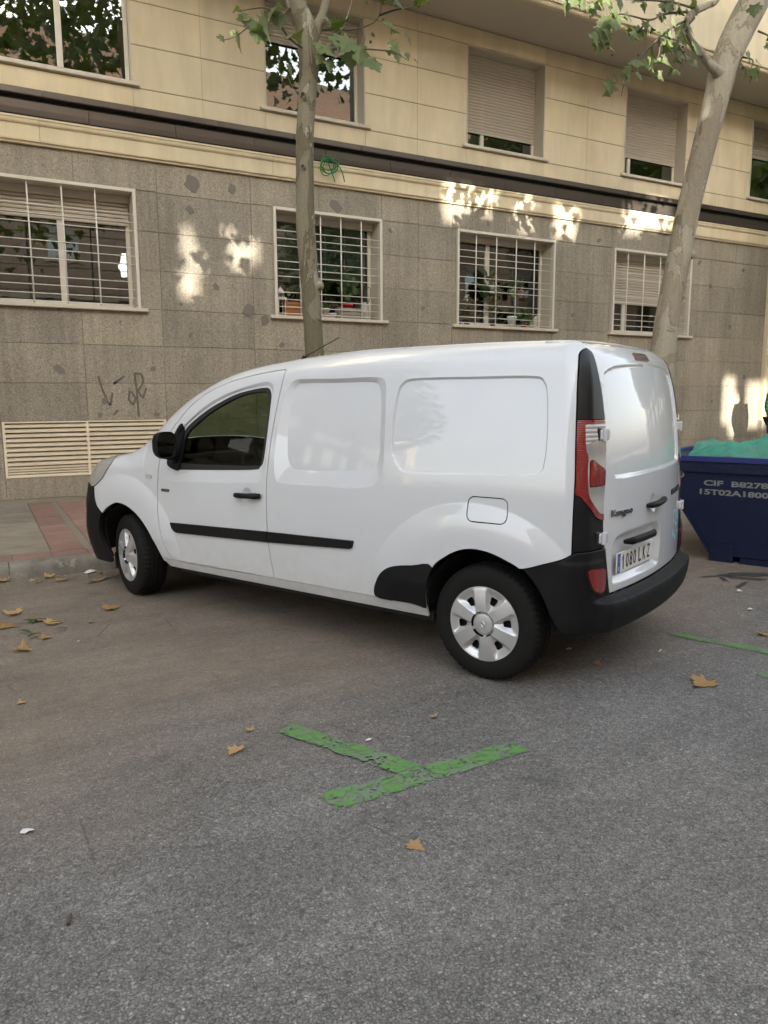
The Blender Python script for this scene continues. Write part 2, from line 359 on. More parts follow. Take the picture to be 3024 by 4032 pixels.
def blob(cx, cy, a, b, ang, n=18, rough=.18, jit=0.0):
    ph = random.uniform(0, 9); o = []
    for k in range(n):
        w = 2*math.pi*k/n; r = 1+rough*math.sin(2*w+ph)+rough*.6*math.sin(5*w+ph*2)+random.uniform(-jit, jit)+jit*math.sin(9*w+ph*3)
        e = 1/max(abs(math.cos(w)), abs(math.sin(w)))**.55
        x, y = a*r*e*math.cos(w), b*r*e*math.sin(w)
        o.append((cx+x*math.cos(ang)-y*math.sin(ang), cy+x*math.sin(ang)+y*math.cos(ang)))
    return o
def sheet(name, poly, mat, z, parent=None):
    n = len(poly); return MB().add([(x, y, z) for x, y in poly], [tuple(range(n))]).build(name, mat, parent)
pud = empty('wet_patch', (5.6, 4.0, 0)); pud.location = (0, 0, 0)
for k, (cx, cy, a, b, an) in enumerate([(5.46, 4.13, .20, .020, -.12), (5.80, 3.97, .30, .075, -.42), (5.55, 3.95, .15, .030, -.75), (5.33, 3.83, .10, .022, .35), (6.2, 3.72, .25, .09, -.5), (5.36, 4.02, .09, .014, 1.0)]):
    sheet('wet_streak', blob(cx, cy, a, b, an, 64, .22, .16), MAT['wet'], .0035+.0007*k, pud)
tag(pud, 'dark wet streak on the asphalt in front of the skip', 'puddle')
pud = sheet('wet_patch', blob(.86, 6.58, .16, .030, .55, 30, .3, .15), MAT['wet'], .004)
tag(pud, 'thin dark wet trickle beside the front tyre', 'puddle')

# ------------------------------------------------------------------ the apartment building
bld = empty('apartment_building', (0, D, 0), label='apartment building with grey granite base and cream stone upper floor', cat='building')
bld.location = (0, 0, 0)
LW = [(.02, 2.20), (4.25, 6.16), (7.66, 9.89), (11.40, 13.65)]          # barred windows
LZ = (2.80, 4.44)
UW = [(.50, 2.24), (4.18, 5.87), (7.84, 9.56), (11.58, 13.31), (15.36, 17.1)]
UZ = (5.86, 7.47)
VENT = (.28, 2.48, .43, 1.205)
X0, X1 = -9.0, 26.0
FARX = ((-70, -9.0), (26.0, 90))
opens = [(a, b, *LZ) for a, b in LW]+[(a, b, *UZ) for a, b in UW]+[VENT]
def cut(rects, o):
    out = []
    for (a, b, c, d) in rects:
        oa, ob, oc, od = o
        if ob <= a or oa >= b or od <= c or oc >= d: out.append((a, b, c, d)); continue
        if oc > c: out.append((a, b, c, oc))
        if od < d: out.append((a, b, od, d))
        c2, d2 = max(c, oc), min(d, od)
        if oa > a: out.append((a, oa, c2, d2))
        if ob < b: out.append((ob, b, c2, d2))
    return [r for r in out if r[1]-r[0] > .02 and r[3]-r[2] > .02]
rects = [(X0, X1, -.2, 7.76)]
for o in opens: rects = cut(rects, o)
m = MB()
for a, b, c, d in rects: m.box(a, b, D+.010, D+.30, c, d)
core = m.build('core_wall', MAT['mortar'], bld)
gcols = [-9, -7.85, -6.7, -5.55, -4.4, -3.25, -2.1, -.95, .27, 1.39, 2.50, 3.90, 5.03, 6.165, 6.87, 7.57, 8.71, 9.875, 11.34, 12.47, 13.61, 15.06, 16.2]
grows = [.13, .57, 1.205, 1.735, 2.27, 2.80, 3.345, 3.885, 4.43, 4.84]
for i in range(len(gcols)-1):
    for k in range(len(grows)-1):
        rs = [(gcols[i], gcols[i+1], grows[k], grows[k+1])]
        for o in opens: rs = cut(rs, o)
        for a, b, c, d in rs:
            j = .0025; dy = random.uniform(-.004, .003)
            MB().box(a+j, b-j, D+dy, D+.05, c+j, d-j, .004).build('granite_slab', MAT['granite'], core)
# round mortar repairs on the granite
reps = [(3.02, 4.62, .13, .16), (3.62, 4.62, .07, .1), (2.97, 4.25, .07, .08), (5.33, 4.56, .14, .11), (1.05, 1.92, .07, .1), (1.62, 1.48, .06, .05), (1.55, 1.28, .04, .05), (2.33, 1.95, .04, .06), (2.35, 1.28, .04, .06), (2.9, 2.45, .06, .035),
        (3.32, 3.18, .07, .055), (3.82, 2.86, .1, .14), (4.08, 2.72, .10, .09), (2.78, 2.9, .035, .035), (6.33, 4.28, .05, .035), (6.97, 3.05, .05, .06), (7.55, 2.35, .1, .08), (6.72, 2.38, .03, .06), (8.33, 4.60, .04, .08), (15.35, 4.3, .05, .06), (15.0, 3.05, .09, .06),
        (13.9, 4.35, .06, .07), (14.3, 3.9, .05, .06), (11.0, 4.55, .05, .07), (15.6, 1.95, .06, .07), (15.05, 1.75, .05, .05), (15.75, 1.30, .08, .05), (14.55, 1.4, .04, .05), (10.4, 3.1, .05, .05), (1.9, 2.6, .025, .025), (4.35, 2.35, .05, .06)]
for (x, z, a, b) in reps:
    pl = [(q[0], q[1]) for q in blob(x, z, a*.72, b*.72, random.uniform(0, 3), 16, .12)]
    n = len(pl); v = [(px_, D-.0075, pz_) for px_, pz_ in pl]+[(px_, D+.01, pz_) for px_, pz_ in pl]
    MB().add(v, [tuple(range(n))]+[((i+1) % n, i, n+i, n+(i+1) % n) for i in range(n)]).build('mortar_repair', MAT['patch'], core)
# scrawled marker tag on the granite
MAT['tag'] = plain('faded_marker', (.13, .113, .088), .8, var=.5, sc=60)
gs = [[(1.56, 1.83), (1.60, 1.66), (1.66, 1.48), (1.70, 1.42)], [(1.70, 1.42), (1.74, 1.60)], [(1.76, 1.73), (1.92, 1.84)], [(1.77, 1.72), (1.80, 1.76)], [(2.06, 1.88), (2.08, 1.62), (2.09, 1.25)],
      [(2.06, 1.88), (2.16, 1.87), (2.18, 1.76), (2.10, 1.62)], [(2.10, 1.62), (2.16, 1.52), (2.22, 1.67)], [(1.98, 1.63), (1.96, 1.50), (2.02, 1.42), (2.06, 1.52), (2.0, 1.62)], [(1.74, 1.28), (1.80, 1.35)]]
for s_ in gs:
    pts = []
    for i in range(len(s_)-1):
        for k in range(6): u = k/6; pts.append((s_[i][0]+(s_[i+1][0]-s_[i][0])*u, s_[i][1]+(s_[i+1][1]-s_[i][1])*u))
    pts.append(s_[-1]); w = .015
    v = []; n = len(pts)
    for i, (x, z) in enumerate(pts):
        a = pts[max(i-1, 0)]; b = pts[min(i+1, n-1)]; dx, dz = b[0]-a[0], b[1]-a[1]; L = math.hypot(dx, dz) or 1
        v += [(x-dz/L*w, D-.0055, z+dx/L*w), (x+dz/L*w, D-.0055, z-dx/L*w)]
    MB().add(v, [(2*i, 2*i+1, 2*i+3, 2*i+2) for i in range(n-1)]).build('marker_stroke', MAT['tag'], core)

# cream cornice and bronze fascia
corn = empty('cornice', parent=bld)
prof = [(D+.03, 4.842), (D-.045, 4.842), (D-.05, 4.865), (D-.075, 4.875), (D-.08, 4.90), (D-.066, 4.905), (D-.07, 5.075), (D-.085, 5.08), (D-.10, 5.10), (D-.105, 5.135), (D-.115, 5.14), (D-.115, 5.165), (D+.03, 5.165)]
xs = -9.0
for L in [3.3, 3.4, 3.3, 3.25, 2.75, 3.3, 3.0, 2.6, 2.9, 3.2, 3.4]:
    MB().prism(prof[::-1], xs+.002, xs+L-.002).build('cornice_block', MAT['cream'], corn); xs += L
xs = -8.9
MB().box(X0, X1, D-.02, D+.03, 5.166, 5.50).build('fascia_recess', MAT['black'], bld)
MB().tube([(X0, D-.10, 5.18), (X1, D-.10, 5.18)], .012, 6).build('fascia_cable', MAT['black'], bld)
while xs < 25:
    f1 = [(D-.015, 5.19), (D-.075, 5.20), (D-.085, 5.27), (D-.05, 5.275), (D-.055, 5.375), (D-.015, 5.38)]
    MB().prism(f1[::-1], xs+.0025, xs+1.165).build('fascia_panel', MAT['bronze'], bld)
    f2_ = [(D-.015, 5.425), (D-.125, 5.425), (D-.13, 5.435), (D-.13, 5.505), (D-.12, 5.512), (D-.015, 5.512)]
    MB().prism(f2_[::-1], xs+.6+.0025, xs+.6+1.165).build('fascia_cap', MAT['bronze'], bld); xs += 1.17
# cream slabs of the upper storey
upper = MB().box(X0, X1, D+.028, D+.034, 5.51, 5.53).build('upper_wall', MAT['cream_joint'], bld)
ucols = [-9, -7.1, -5.25, -3.3, -1.45, .50, 2.24, 3.22, 4.18, 5.87, 6.85, 7.84, 9.56, 10.60, 11.58, 13.31, 14.28, 15.36, 17.1, 18.1, 19.1, 21, 23, 26]
urows = [5.515, 5.80, 6.36, 6.92, 7.475, 7.76]
for i in range(len(ucols)-1):
    for k in range(len(urows)-1):
        rs = [(ucols[i], ucols[i+1], urows[k], urows[k+1])]
        for o in opens: rs = cut(rs, o)
        for a, b, c, d in rs:
            MB().box(a+.0012, b-.0012, D, D+.04, c+.006, d-.006, .004).build('stone_slab', MAT['cream'], upper)
m = MB()
for a, b, c, d in cut([(X0, X1, 5.52, 7.75)], (0, 0, 0, 0)): pass
rr = [(X0, X1, 5.515, 7.755)]
for o in opens: rr = cut(rr, o)
for a, b, c, d in rr: m.box(a, b, D+.0065, D+.0345, c, d)
m.build('joint_bed', MAT['cream_joint'], bld)
# projecting floor above with its soffit and edge moulding
MB().box(X0, X1, 10.40, D+.3, 7.765, 7.99).build('soffit', MAT['soffit'], bld)
eprof = [(10.398, 7.74), (10.33, 7.74), (10.315, 7.76), (10.315, 7.80), (10.285, 7.81), (10.28, 7.85), (10.30, 7.86), (10.30, 8.6), (10.398, 8.6)]
xs = -9.0
while xs < 25.5:
    MB().prism(eprof[::-1], xs+.002, xs+2.9).build('parapet_block', MAT['cream'], bld); xs += 2.904
MB().box(X0, X1, 10.41, D+.3, 8.0, 12.6).build('upper_storeys', MAT['cream'], bld)
# pilaster at the right end
pil = MB().box(16.21, 17.4, D-.10, D+.05, .95, 4.84, .01).build('pilaster', MAT['cream'], bld)
MB().box(16.19, 17.42, D-.13, D+.05, .13, .95, .012).build('pilaster_plinth', MAT['granite'], bld)
for i in range(6):
    a = 17.42+i*1.4; MB().box(a, a+1.39, D, D+.05, .13, 4.84, .004).build('granite_slab', MAT['granite'], core)

for a, b in FARX:  # unseen walls added past both ends for light and reflections
    MB().box(a, b, D, D+.3, .1, 5.2).build('added_far_base', MAT['granite'], bld); MB().box(a, b, D-.01, D+.3, 5.2, 12.6).build('added_far_storeys', MAT['cream'], bld)
    for k in range(int((b-a)/3.75)): MB().box(a+.6+k*3.75, a+2.4+k*3.75, D-.03, D+.1, 2.8, 4.4).build('added_far_window', MAT['glass'], bld); MB().box(a+.6+k*3.75, a+2.4+k*3.75, D-.03, D+.1, 5.9, 7.4).build('added_far_window', MAT['glass'], bld)
# ---- windows
def slat_mesh(w, h=.052):
    prof = [(.004, .003), (-.006, .007), (-.012, .02), (-.013, .036), (-.008, .047), (.004, h-.001), (.008, h-.001), (.008, .003)]
    return MB().prism(prof[::-1], 0, w).mesh('roller_slat', MAT['slat'])
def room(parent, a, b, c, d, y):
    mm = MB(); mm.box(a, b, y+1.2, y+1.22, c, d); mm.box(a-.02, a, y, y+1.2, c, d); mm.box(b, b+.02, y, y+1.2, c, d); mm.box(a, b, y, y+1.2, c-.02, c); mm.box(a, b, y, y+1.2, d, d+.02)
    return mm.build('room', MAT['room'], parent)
def lower_window(a, b, nbars, hbars, blind, mull, curtain=None, sag=None):
    c, d = LZ; w = empty('barred_window', parent=bld)
    fr = MB(); t_ = .045; y0, y1 = D-.035, D+.06
    fr.box(a, b, y0, y1, d-t_, d, .003); fr.box(a, a+t_, y0, y1, c, d-t_-.001, .003); fr.box(b-t_, b, y0, y1, c, d-t_-.001, .003)
    fr.build('frame', MAT['frame'], w)
    MB().box(a-.09, b+.09, D-.075, D+.36, c-.045, c+.004, .004).build('sill', MAT['sill'], w)
    rv = MB(); Y = D+.36
    rv.box(a+.02, a+t_-.004, D+.06, Y, c+.004, d-.01); rv.box(b-t_+.004, b-.02, D+.06, Y, c+.004, d-.01); rv.box(a+t_, b-t_, D+.06, Y, d-t_+.004, d-.01)
    rv.build('reveal', MAT['reveal'], w)
    a2, b2, c2, d2 = a+t_, b-t_, c+.006, d-t_
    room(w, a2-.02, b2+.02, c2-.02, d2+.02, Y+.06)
    # sash
    bt = d2-blind
    sf = MB(); s_ = .055; y0, y1 = Y-.05, Y
    sf.box(a2, a2+s_, y0, y1, c2, d2, .004); sf.box(b2-s_, b2, y0, y1, c2, d2, .004); sf.box(a2+s_, b2-s_, y0, y1, c2, c2+s_+.02, .004); sf.box(a2+s_, b2-s_, y0, y1, d2-s_, d2, .004)
    for mx in mull: sf.box(mx-.045, mx+.045, y0-.006, y1, c2+s_+.02, d2-s_, .004)
    sf.build('sash', MAT['frame'], w)
    edges = [a2+s_]+list(mull)+[b2-s_]
    for i in range(len(edges)-1):
        MB().box(edges[i], edges[i+1], Y-.024, Y-.020, c2+s_, d2-s_).build('pane', MAT['clear'], w)
    MB().box(a2, b2, Y-.13, Y-.055, d2-.10, d2).build('shutter_box', MAT['reveal'], w)
    # lowered part of the roller shutter
    me = slat_mesh(b2-a2-.03); z = d2-.10
    while z-.052 > bt:
        z -= .052; o = link('roller_slat', me, w, (a2+.015, Y-.062, z))
    if curtain: 
        n = 30; vv = []
        for i in range(n+1):
            x = a2+s_+(b2-a2-2*s_)*i/n; yy = Y+.05+.012*math.sin(i*1.3)
            vv += [(x, yy, d2-.05), (x, yy, c2+curtain+(.04*math.sin(math.pi*2*i/n*1.5))*(-1))]
        MB().add(vv, [(2*i, 2*i+1, 2*i+3, 2*i+2) for i in range(n)]).build('net_curtain', MAT['curtain'], w, True)
    # grille
    g = empty('grille', parent=bld); yb = D+.015
    me = MB().tube([(0, 0, c2+.01), (0, 0, d2-.0)], .0105, 8).mesh('bar', MAT['bar'], True)
    for x in nbars: link('bar', me, g, (x, yb, 0))
    me = MB().tube([(a2-.002, 0, 0), (b2+.002, 0, 0)], .0065, 6).mesh('crossbar', MAT['bar'], True)
    for z in hbars: link('crossbar', me, g, (0, yb-.012, z))
    return w
HB = [4.02, 3.895, 3.765, 3.535, 3.40, 3.275, 3.035, 2.915, 3.155, 2.835]
HB = [4.10, 3.985, 3.87, 3.64, 3.525, 3.41, 3.17, 3.06, 2.945, 2.845]
lower_window(*LW[0], [.37, .80, 1.23, 1.66], HB, .42, [1.22])
lower_window(*LW[1], [4.70, 5.06, 5.42, 5.79], HB, .14, [4.86], .62)
lower_window(*LW[2], [8.09, 8.54, 8.99, 9.42], HB, .10, [8.55])
lower_window(*LW[3], [11.82, 12.28, 12.74, 13.2], HB, 1.02, [12.05])
def upper_window(a, b, blind, mull, depth=.26):
    c, d = UZ; w = empty('upper_window', parent=bld); Y = D+depth
    MB().box(a-.09, b+.09, D-.055, D+.26, c-.05, c+.003, .006).build('sill', MAT['sill'], w)
    rv = MB(); rv.box(a-.002, a+.02, D-.006, Y, c+.003, d); rv.box(b-.02, b+.002, D-.006, Y, c+.003, d); rv.box(a+.02, b-.02, D-.006, Y, d-.02, d+.002)
    rv.build('reveal', MAT['reveal'], w)
    a2, b2, c2, d2 = a+.02, b-.02, c+.004, d-.02
    sf = MB(); s_ = .05; y0, y1 = Y-.03, Y+.02
    sf.box(a2, a2+s_, y0, y1, c2, d2, .004); sf.box(b2-s_, b2, y0, y1, c2, d2, .004); sf.box(a2+s_, b2-s_, y0, y1, c2, c2+s_, .004); sf.box(a2+s_, b2-s_, y0, y1, d2-s_, d2, .004)
    for mx in mull: sf.box(mx-.038, mx+.038, y0-.006, y1, c2+s_, d2-s_, .004)
    sf.build('sash', MAT['frame'], w)
    edges = [a2+s_]+list(mull)+[b2-s_]
    for i in range(len(edges)-1): MB().box(edges[i], edges[i+1], Y-.006, Y, c2+s_, d2-s_).build('pane', MAT['mirror'], w)
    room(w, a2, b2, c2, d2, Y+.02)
    if blind:
        me = slat_mesh(b2-a2-.02); z = d2
        while z-.052 > c+blind: z -= .052; link('roller_slat', me, w, (a2+.01, Y-.04, z))
        MB().box(a2+.01, b2-.01, Y-.056, Y-.036, z-.035, z-.001, .003).build('end_slat', MAT['slat'], w)
    return w
t = NT('reflective_window_glass')
mixs = t.node('ShaderNodeMixShader'); gl = t.node('ShaderNodeBsdfGlossy'); tr = t.node('ShaderNodeBsdfTransparent'); lw = t.node('ShaderNodeLayerWeight')
lw.inputs[0].default_value = .5; gl.inputs['Roughness'].default_value = .0; tr.inputs[0].default_value = (.45, .5, .47, 1)
nb = t.bump(t.noise(t.pos(), 1.1, 2), .03, .05); t.l.new(nb, gl.inputs['Normal'])
fr_ = t.node('ShaderNodeFresnel'); fr_.inputs[0].default_value = 1.6
f_ = t.math('ADD', .22, t.math('MULTIPLY', fr_.outputs[0], .6), True)
t.l.new(f_, mixs.inputs[0]); t.l.new(tr.outputs[0], mixs.inputs[1]); t.l.new(gl.outputs[0], mixs.inputs[2]); t.l.new(mixs.outputs[0], t.n['Material Output'].inputs[0])
MAT['mirror'] = t.m
upper_window(*UW[0], 0, [1.33], .10)
upper_window(*UW[1], 1.02, [], .26)
upper_window(*UW[2], .30, [8.36], .30)
upper_window(*UW[3], .40, [11.98], .30)
upper_window(*UW[4], .95, [15.62], .30)
# ventilation louvre low on the left
a, b, c, d = VENT
v = empty('ventilation_louvre', parent=bld)
fr = MB(); fr.box(a, b, D-.006, D+.05, d-.02, d); fr.box(a, b, D-.006, D+.05, c, c+.03, .004); fr.box(a, a+.035, D-.006, D+.05, c+.03, d-.02, .004); fr.box(b-.035, b, D-.006, D+.05, c+.03, d-.02, .004); fr.box(1.355, 1.392, D-.006, D+.05, c+.03, d-.02, .004)
fr.build('frame', MAT['slat2'], v)
MB().box(a, b, D+.16, D+.18, c, d).build('backing', MAT['room'], v)
for (xa, xb) in ((a+.035, 1.355), (1.392, b-.035)):
    prof = [(-.016, .002), (-.014, -.028), (.040, .012), (.040, .024)]
    me = MB().prism(prof, xa, xb).mesh('louvre_slat', MAT['slat2'])
    for z in [1.15-.0655*i for i in range(9)]: link('louvre_slat', me, v, (0, D+.012, z))
    prof = [(-.010, -.009), (-.008, -.018), (.035, .010), (.035, .016)]
    me = MB().prism(prof, xa, xb).mesh('louvre_slat', MAT['slat2'])
    for z in [.572-.035*i for i in range(4)]: link('louvre_slat', me, v, (0, D+.012, z))
# ------------------------------------------------------------------ the van: body surface
def pch(xs,ys):
    xs=np.array(xs,float);ys=np.array(ys,float);h=np.diff(xs);d=np.diff(ys)/h
    m=np.zeros_like(ys);m[0]=d[0];m[-1]=d[-1]
    for i in range(1,len(xs)-1):
        if d[i-1]*d[i]>0:
            w1=2*h[i]+h[i-1];w2=h[i]+2*h[i-1];m[i]=(w1+w2)/(w1/d[i-1]+w2/d[i])
    def f(x):
        x=np.clip(x,xs[0],xs[-1]);i=np.clip(np.searchsorted(xs,x)-1,0,len(h)-1)
        t=(x-xs[i])/h[i];H=h[i]
        return (2*t**3-3*t**2+1)*ys[i]+(t**3-2*t**2+t)*H*m[i]+(-2*t**3+3*t**2)*ys[i+1]+(t**3-t**2)*H*m[i+1]
    return f
Wz=pch([.15,.25,.40,.60,.80,1.0,1.2,1.4,1.6,1.75,1.9],[.83,.868,.892,.905,.909,.904,.886,.856,.812,.77,.70])
Px=pch([-.8,-.6,0,.8,2.0,2.8,3.3,3.6,3.8,3.95,4.1],[.955,.968,.99,1.0,1.0,.998,.985,.958,.92,.85,.70])
Rz=pch([.15,.35,.6,.9,1.1,1.3,1.5,1.65,1.78,1.9],[-.62,-.63,-.636,-.626,-.616,-.60,-.572,-.535,-.48,-.40])
def Rear(y,z): return Rz(z)+.085*np.minimum(np.abs(y)/.8,1.3)**2.1
Hx=pch([-.8,-.5,-.2,.3,1.0,1.5,1.8,2.05,2.3,2.55,2.8,3.0,3.17,3.22,3.4,3.6,3.75,3.85,3.95,4.2],[1.74,1.785,1.812,1.822,1.818,1.79,1.762,1.73,1.675,1.585,1.455,1.315,1.165,1.135,1.10,1.05,.98,.90,.76,.3])
def Hxy(x,y): return Hx(x+(.2-.13*np.clip((x-2.8)/.4,0,1))*(y/.7)**2)-.03*(y/.7)**2
Fz=pch([.15,.35,.5,.65,.8,.95,1.1,1.3],[3.84,3.93,3.955,3.95,3.91,3.84,3.72,3.45])
def smx(a,b,r):
    return np.minimum(-r,np.maximum(a,b))+np.hypot(np.maximum(a+r,0),np.maximum(b+r,0))
def body(P):
    x,y,z=P[...,0],np.abs(P[...,1]),P[...,2]
    s=y-Wz(z)*Px(x)
    e=.01; sl=(Hxy(x+e,y)-Hxy(x-e,y))/(2*e)
    t=(z-Hxy(x,y))/np.sqrt(1+sl*sl)
    g=smx(s,t,.12-.04*np.clip((x-2.8)/.5,0,1))
    g=smx(g,Rear(y,z)-x,.085)
    return smx(g,x-(Fz(z)-.30*(y/.85)**2.8),.12)
def catmull(pts, n=8, closed=True):
    P = np.array(pts, float); N = len(P); o = []
    rng = range(N) if closed else range(N-1)
    for i in rng:
        p0, p1, p2, p3 = (P[(i-1) % N], P[i], P[(i+1) % N], P[(i+2) % N]) if closed else (P[max(i-1, 0)], P[i], P[i+1], P[min(i+2, N-1)])
        for k in range(n):
            u = k/n; o.append(.5*((2*p1)+(-p0+p2)*u+(2*p0-5*p1+4*p2-p3)*u*u+(-p0+3*p1-3*p2+p3)*u**3))
    if not closed: o.append(P[-1])
    return np.array(o)
def sdf(poly, x, z):
    """signed distance to a polygon, negative inside"""
    poly = np.asarray(poly); x = np.asarray(x, float); z = np.asarray(z, float)
    out = np.full(x.shape, 1.0)
    lo = poly.min(0)-.15; hi = poly.max(0)+.15
    m_ = (x > lo[0]) & (x < hi[0]) & (z > lo[1]) & (z < hi[1])
    if not m_.any(): return out
    px_, pz_ = x[m_], z[m_]; d = np.full(px_.shape, 9.0); ins = np.zeros(px_.shape, bool)
    A = poly; B = np.roll(poly, -1, 0)
    for (ax, az), (bx, bz) in zip(A, B):
        ex, ez = bx-ax, bz-az; L = ex*ex+ez*ez
        if L < 1e-12: continue
        wx, wz = px_-ax, pz_-az; tt = np.clip((wx*ex+wz*ez)/L, 0, 1)
        d = np.minimum(d, np.hypot(wx-ex*tt, wz-ez*tt))
        cr = ((az > pz_) != (bz > pz_))
        if abs(bz-az) > 1e-12: ins ^= cr & (px_ < (bx-ax)*(pz_-az)/(bz-az)+ax)
    out[m_] = np.where(ins, -d, d); return out
def rrect(x0, x1, z0, z1, r, n=5):
    o = []
    for cx, cz, a in ((x1-r, z1-r, 0), (x0+r, z1-r, 90), (x0+r, z0+r, 180), (x1-r, z0+r, 270)):
        for k in range(n+1):
            w = math.radians(a+90*k/n); o.append((cx+r*math.cos(w), cz+r*math.sin(w)))
    return np.array(o)
def solve(O, Dr, fn=body, hi=1.5, it=28):
    lo = np.zeros(O.shape[:-1]); h_ = np.full(O.shape[:-1], hi)
    for _ in range(it):
        md = (lo+h_)/2; s_ = fn(O+md[..., None]*Dr) < 0; lo = np.where(s_, md, lo); h_ = np.where(s_, h_, md)
    return O+lo[..., None]*Dr
def rear_x(y, z):
    y, z = np.broadcast_arrays(np.asarray(y, float), np.asarray(z, float)); O = np.stack([np.zeros_like(y), y, z], -1)
    return solve(O, np.broadcast_to(np.array([-1., 0, 0]), O.shape))[..., 0]
def side_y(x, z):
    x, z = np.broadcast_arrays(np.asarray(x, float), np.asarray(z, float)); O = np.stack([x, np.full_like(x, .3), z], -1)
    return solve(O, np.broadcast_to(np.array([0., 1, 0]), O.shape))[..., 1]
# outlines in the side view (x forward from the rear axle, z up) ---------------
ARCH_R = catmull([(.351, .331), (.344, .45), (.292, .594), (.211, .665), (.121, .712), (.035, .727), (-.05, .719), (-.135, .693), (-.226, .652), (-.286, .594), (-.335, .521), (-.383, .415), (-.435, .325)], 5, False)
ARCH_R = np.vstack([ARCH_R, [(-.46, .1), (.36, .1)]])
ARCH_F = catmull([(3.31, .277), (3.352, .40), (3.362, .52), (3.315, .628), (3.235, .688), (3.137, .727), (3.054, .732), (2.975, .717), (2.891, .682), (2.812, .628), (2.738, .553), (2.686, .476), (2.647, .398), (2.620, .34), (2.585, .285)], 5, False)
ARCH_F = np.vstack([ARCH_F, [(2.56, .1), (3.31, .1)]])
DOOR = np.vstack([catmull([(1.472, 1.685), (1.572, 1.678), (1.774, 1.653), (1.984, 1.612), (2.184, 1.545), (2.312, 1.465), (2.411, 1.37), (2.509, 1.26), (2.58, 1.13), (2.615, 1.0), (2.632, .832), (2.629, .721), (2.615, .61), (2.59, .499), (2.555, .411), (2.509, .366), (2.445, .348)], 4, False),
                  catmull([(2.378, .345), (2.086, .349), (1.784, .354), (1.507, .360)], 4, False), catmull([(1.524, .463), (1.539, .593), (1.543, .713), (1.543, .909), (1.537, 1.007), (1.524, 1.152), (1.502, 1.343), (1.483, 1.486), (1.468, 1.62)], 4, False)])
RUB = np.vstack([catmull([(1.607, 1.577), (1.688, 1.573), (1.865, 1.542), (2.002, 1.496), (2.142, 1.435), (2.272, 1.360), (2.361, 1.290), (2.408, 1.191), (2.440, 1.09), (2.445, 1.03), (2.425, 1.014)], 4, False),
                 catmull([(2.029, 1.032), (1.668, 1.053), (1.610, 1.075), (1.582, 1.121), (1.563, 1.294), (1.558, 1.486), (1.567, 1.545), (1.585, 1.568)], 5, False)])
GLASS = np.vstack([catmull([(1.622, 1.553), (1.725, 1.548), (1.861, 1.520), (1.997, 1.470), (2.137, 1.404), (2.260, 1.328), (2.335, 1.265), (2.366, 1.171), (2.389, 1.062)], 4, False),
                   catmull([(2.183, 1.063), (1.66, 1.080), (1.612, 1.10), (1.598, 1.14), (1.583, 1.294), (1.577, 1.49), (1.588, 1.54)], 4, False)])
SAIL = catmull([(2.381, 1.335), (2.44, 1.265), (2.49, 1.165), (2.519, 1.08), (2.509, 1.037), (2.442, 1.012), (2.395, 1.025), (2.378, 1.17), (2.360, 1.30)], 4)
SCOOP = catmull([(2.60, 1.12), (2.60, 1.04), (2.579, .963), (2.494, .932), (2.184, .940), (1.681, .969), (1.60, .990), (1.562, 1.05), (1.545, 1.2), (1.535, 1.5), (1.56, 1.60), (1.70, 1.60), (2.0, 1.525), (2.2, 1.43), (2.4, 1.29), (2.52, 1.2)], 4)
P1I = catmull([(1.351, 1.591), (1.277, 1.602), (1.022, 1.601), (.782, 1.600), (.726, 1.570), (.700, 1.48), (.686, 1.32), (.684, 1.168), (.735, 1.103), (.995, 1.082), (1.288, 1.072), (1.365, 1.108), (1.390, 1.20), (1.392, 1.38), (1.378, 1.53)], 5)
P1O = catmull([(1.37, 1.615), (1.277, 1.622), (1.022, 1.620), (.74, 1.622), (.675, 1.59), (.655, 1.48), (.640, 1.32), (.636, 1.144), (.668, 1.040), (.785, .995), (1.136, .984), (1.40, .982), (1.462, 1.01), (1.478, 1.12), (1.466, 1.28), (1.442, 1.45), (1.415, 1.56)], 5)
P2I = catmull([(.555, 1.578), (.467, 1.602), (.096, 1.603), (-.213, 1.601), (-.274, 1.575), (-.297, 1.510), (-.315, 1.35), (-.314, 1.20), (-.262, 1.137), (.07, 1.119), (.44, 1.105), (.535, 1.136), (.574, 1.224), (.584, 1.351), (.578, 1.500)], 5)
STRIP = np.array([(2.50, .634), (2.485, .595), (2.462, .575), (2.43, .567), (1.54, .596), (.868, .630), (.852, .637), (.838, .680), (1.54, .664)])
FUEL = rrect(-.140, .086, .868, .997, .035)
SILTRIM = catmull([(.29, .598), (.42, .592), (.56, .566), (.640, .515), (.687, .44), (.699, .39), (.68, .366), (.60, .364), (.45, .368), (.30, .372)], 4)
Eside = pch([.2, .76, .96, 1.08, 1.31, 1.445, 1.558, 1.672, 1.746, 1.9], [-.478, -.479, -.478, -.477, -.464, -.454, -.443, -.430, -.408, -.30])
Edoor = pch([.3, .5, .6, .68, .75, .85, .95, 1.1, 1.25, 1.4, 1.6, 1.70, 1.9], [.625, .633, .656, .671, .683, .695, .693, .675, .658, .648, .643, .635, .56])
BTOP = pch([-.60, -.50, -.473, -.436, -.352, -.226, .5], [.762, .760, .744, .722, .692, .652, .60])     # top edge of the rear bumper
LLOW = pch([.6, .696, .735, .832, .852, .868, .95], [.905, .905, .911, .999, 1.032, 1.040, 1.045])     # lower edge of the tail lamp
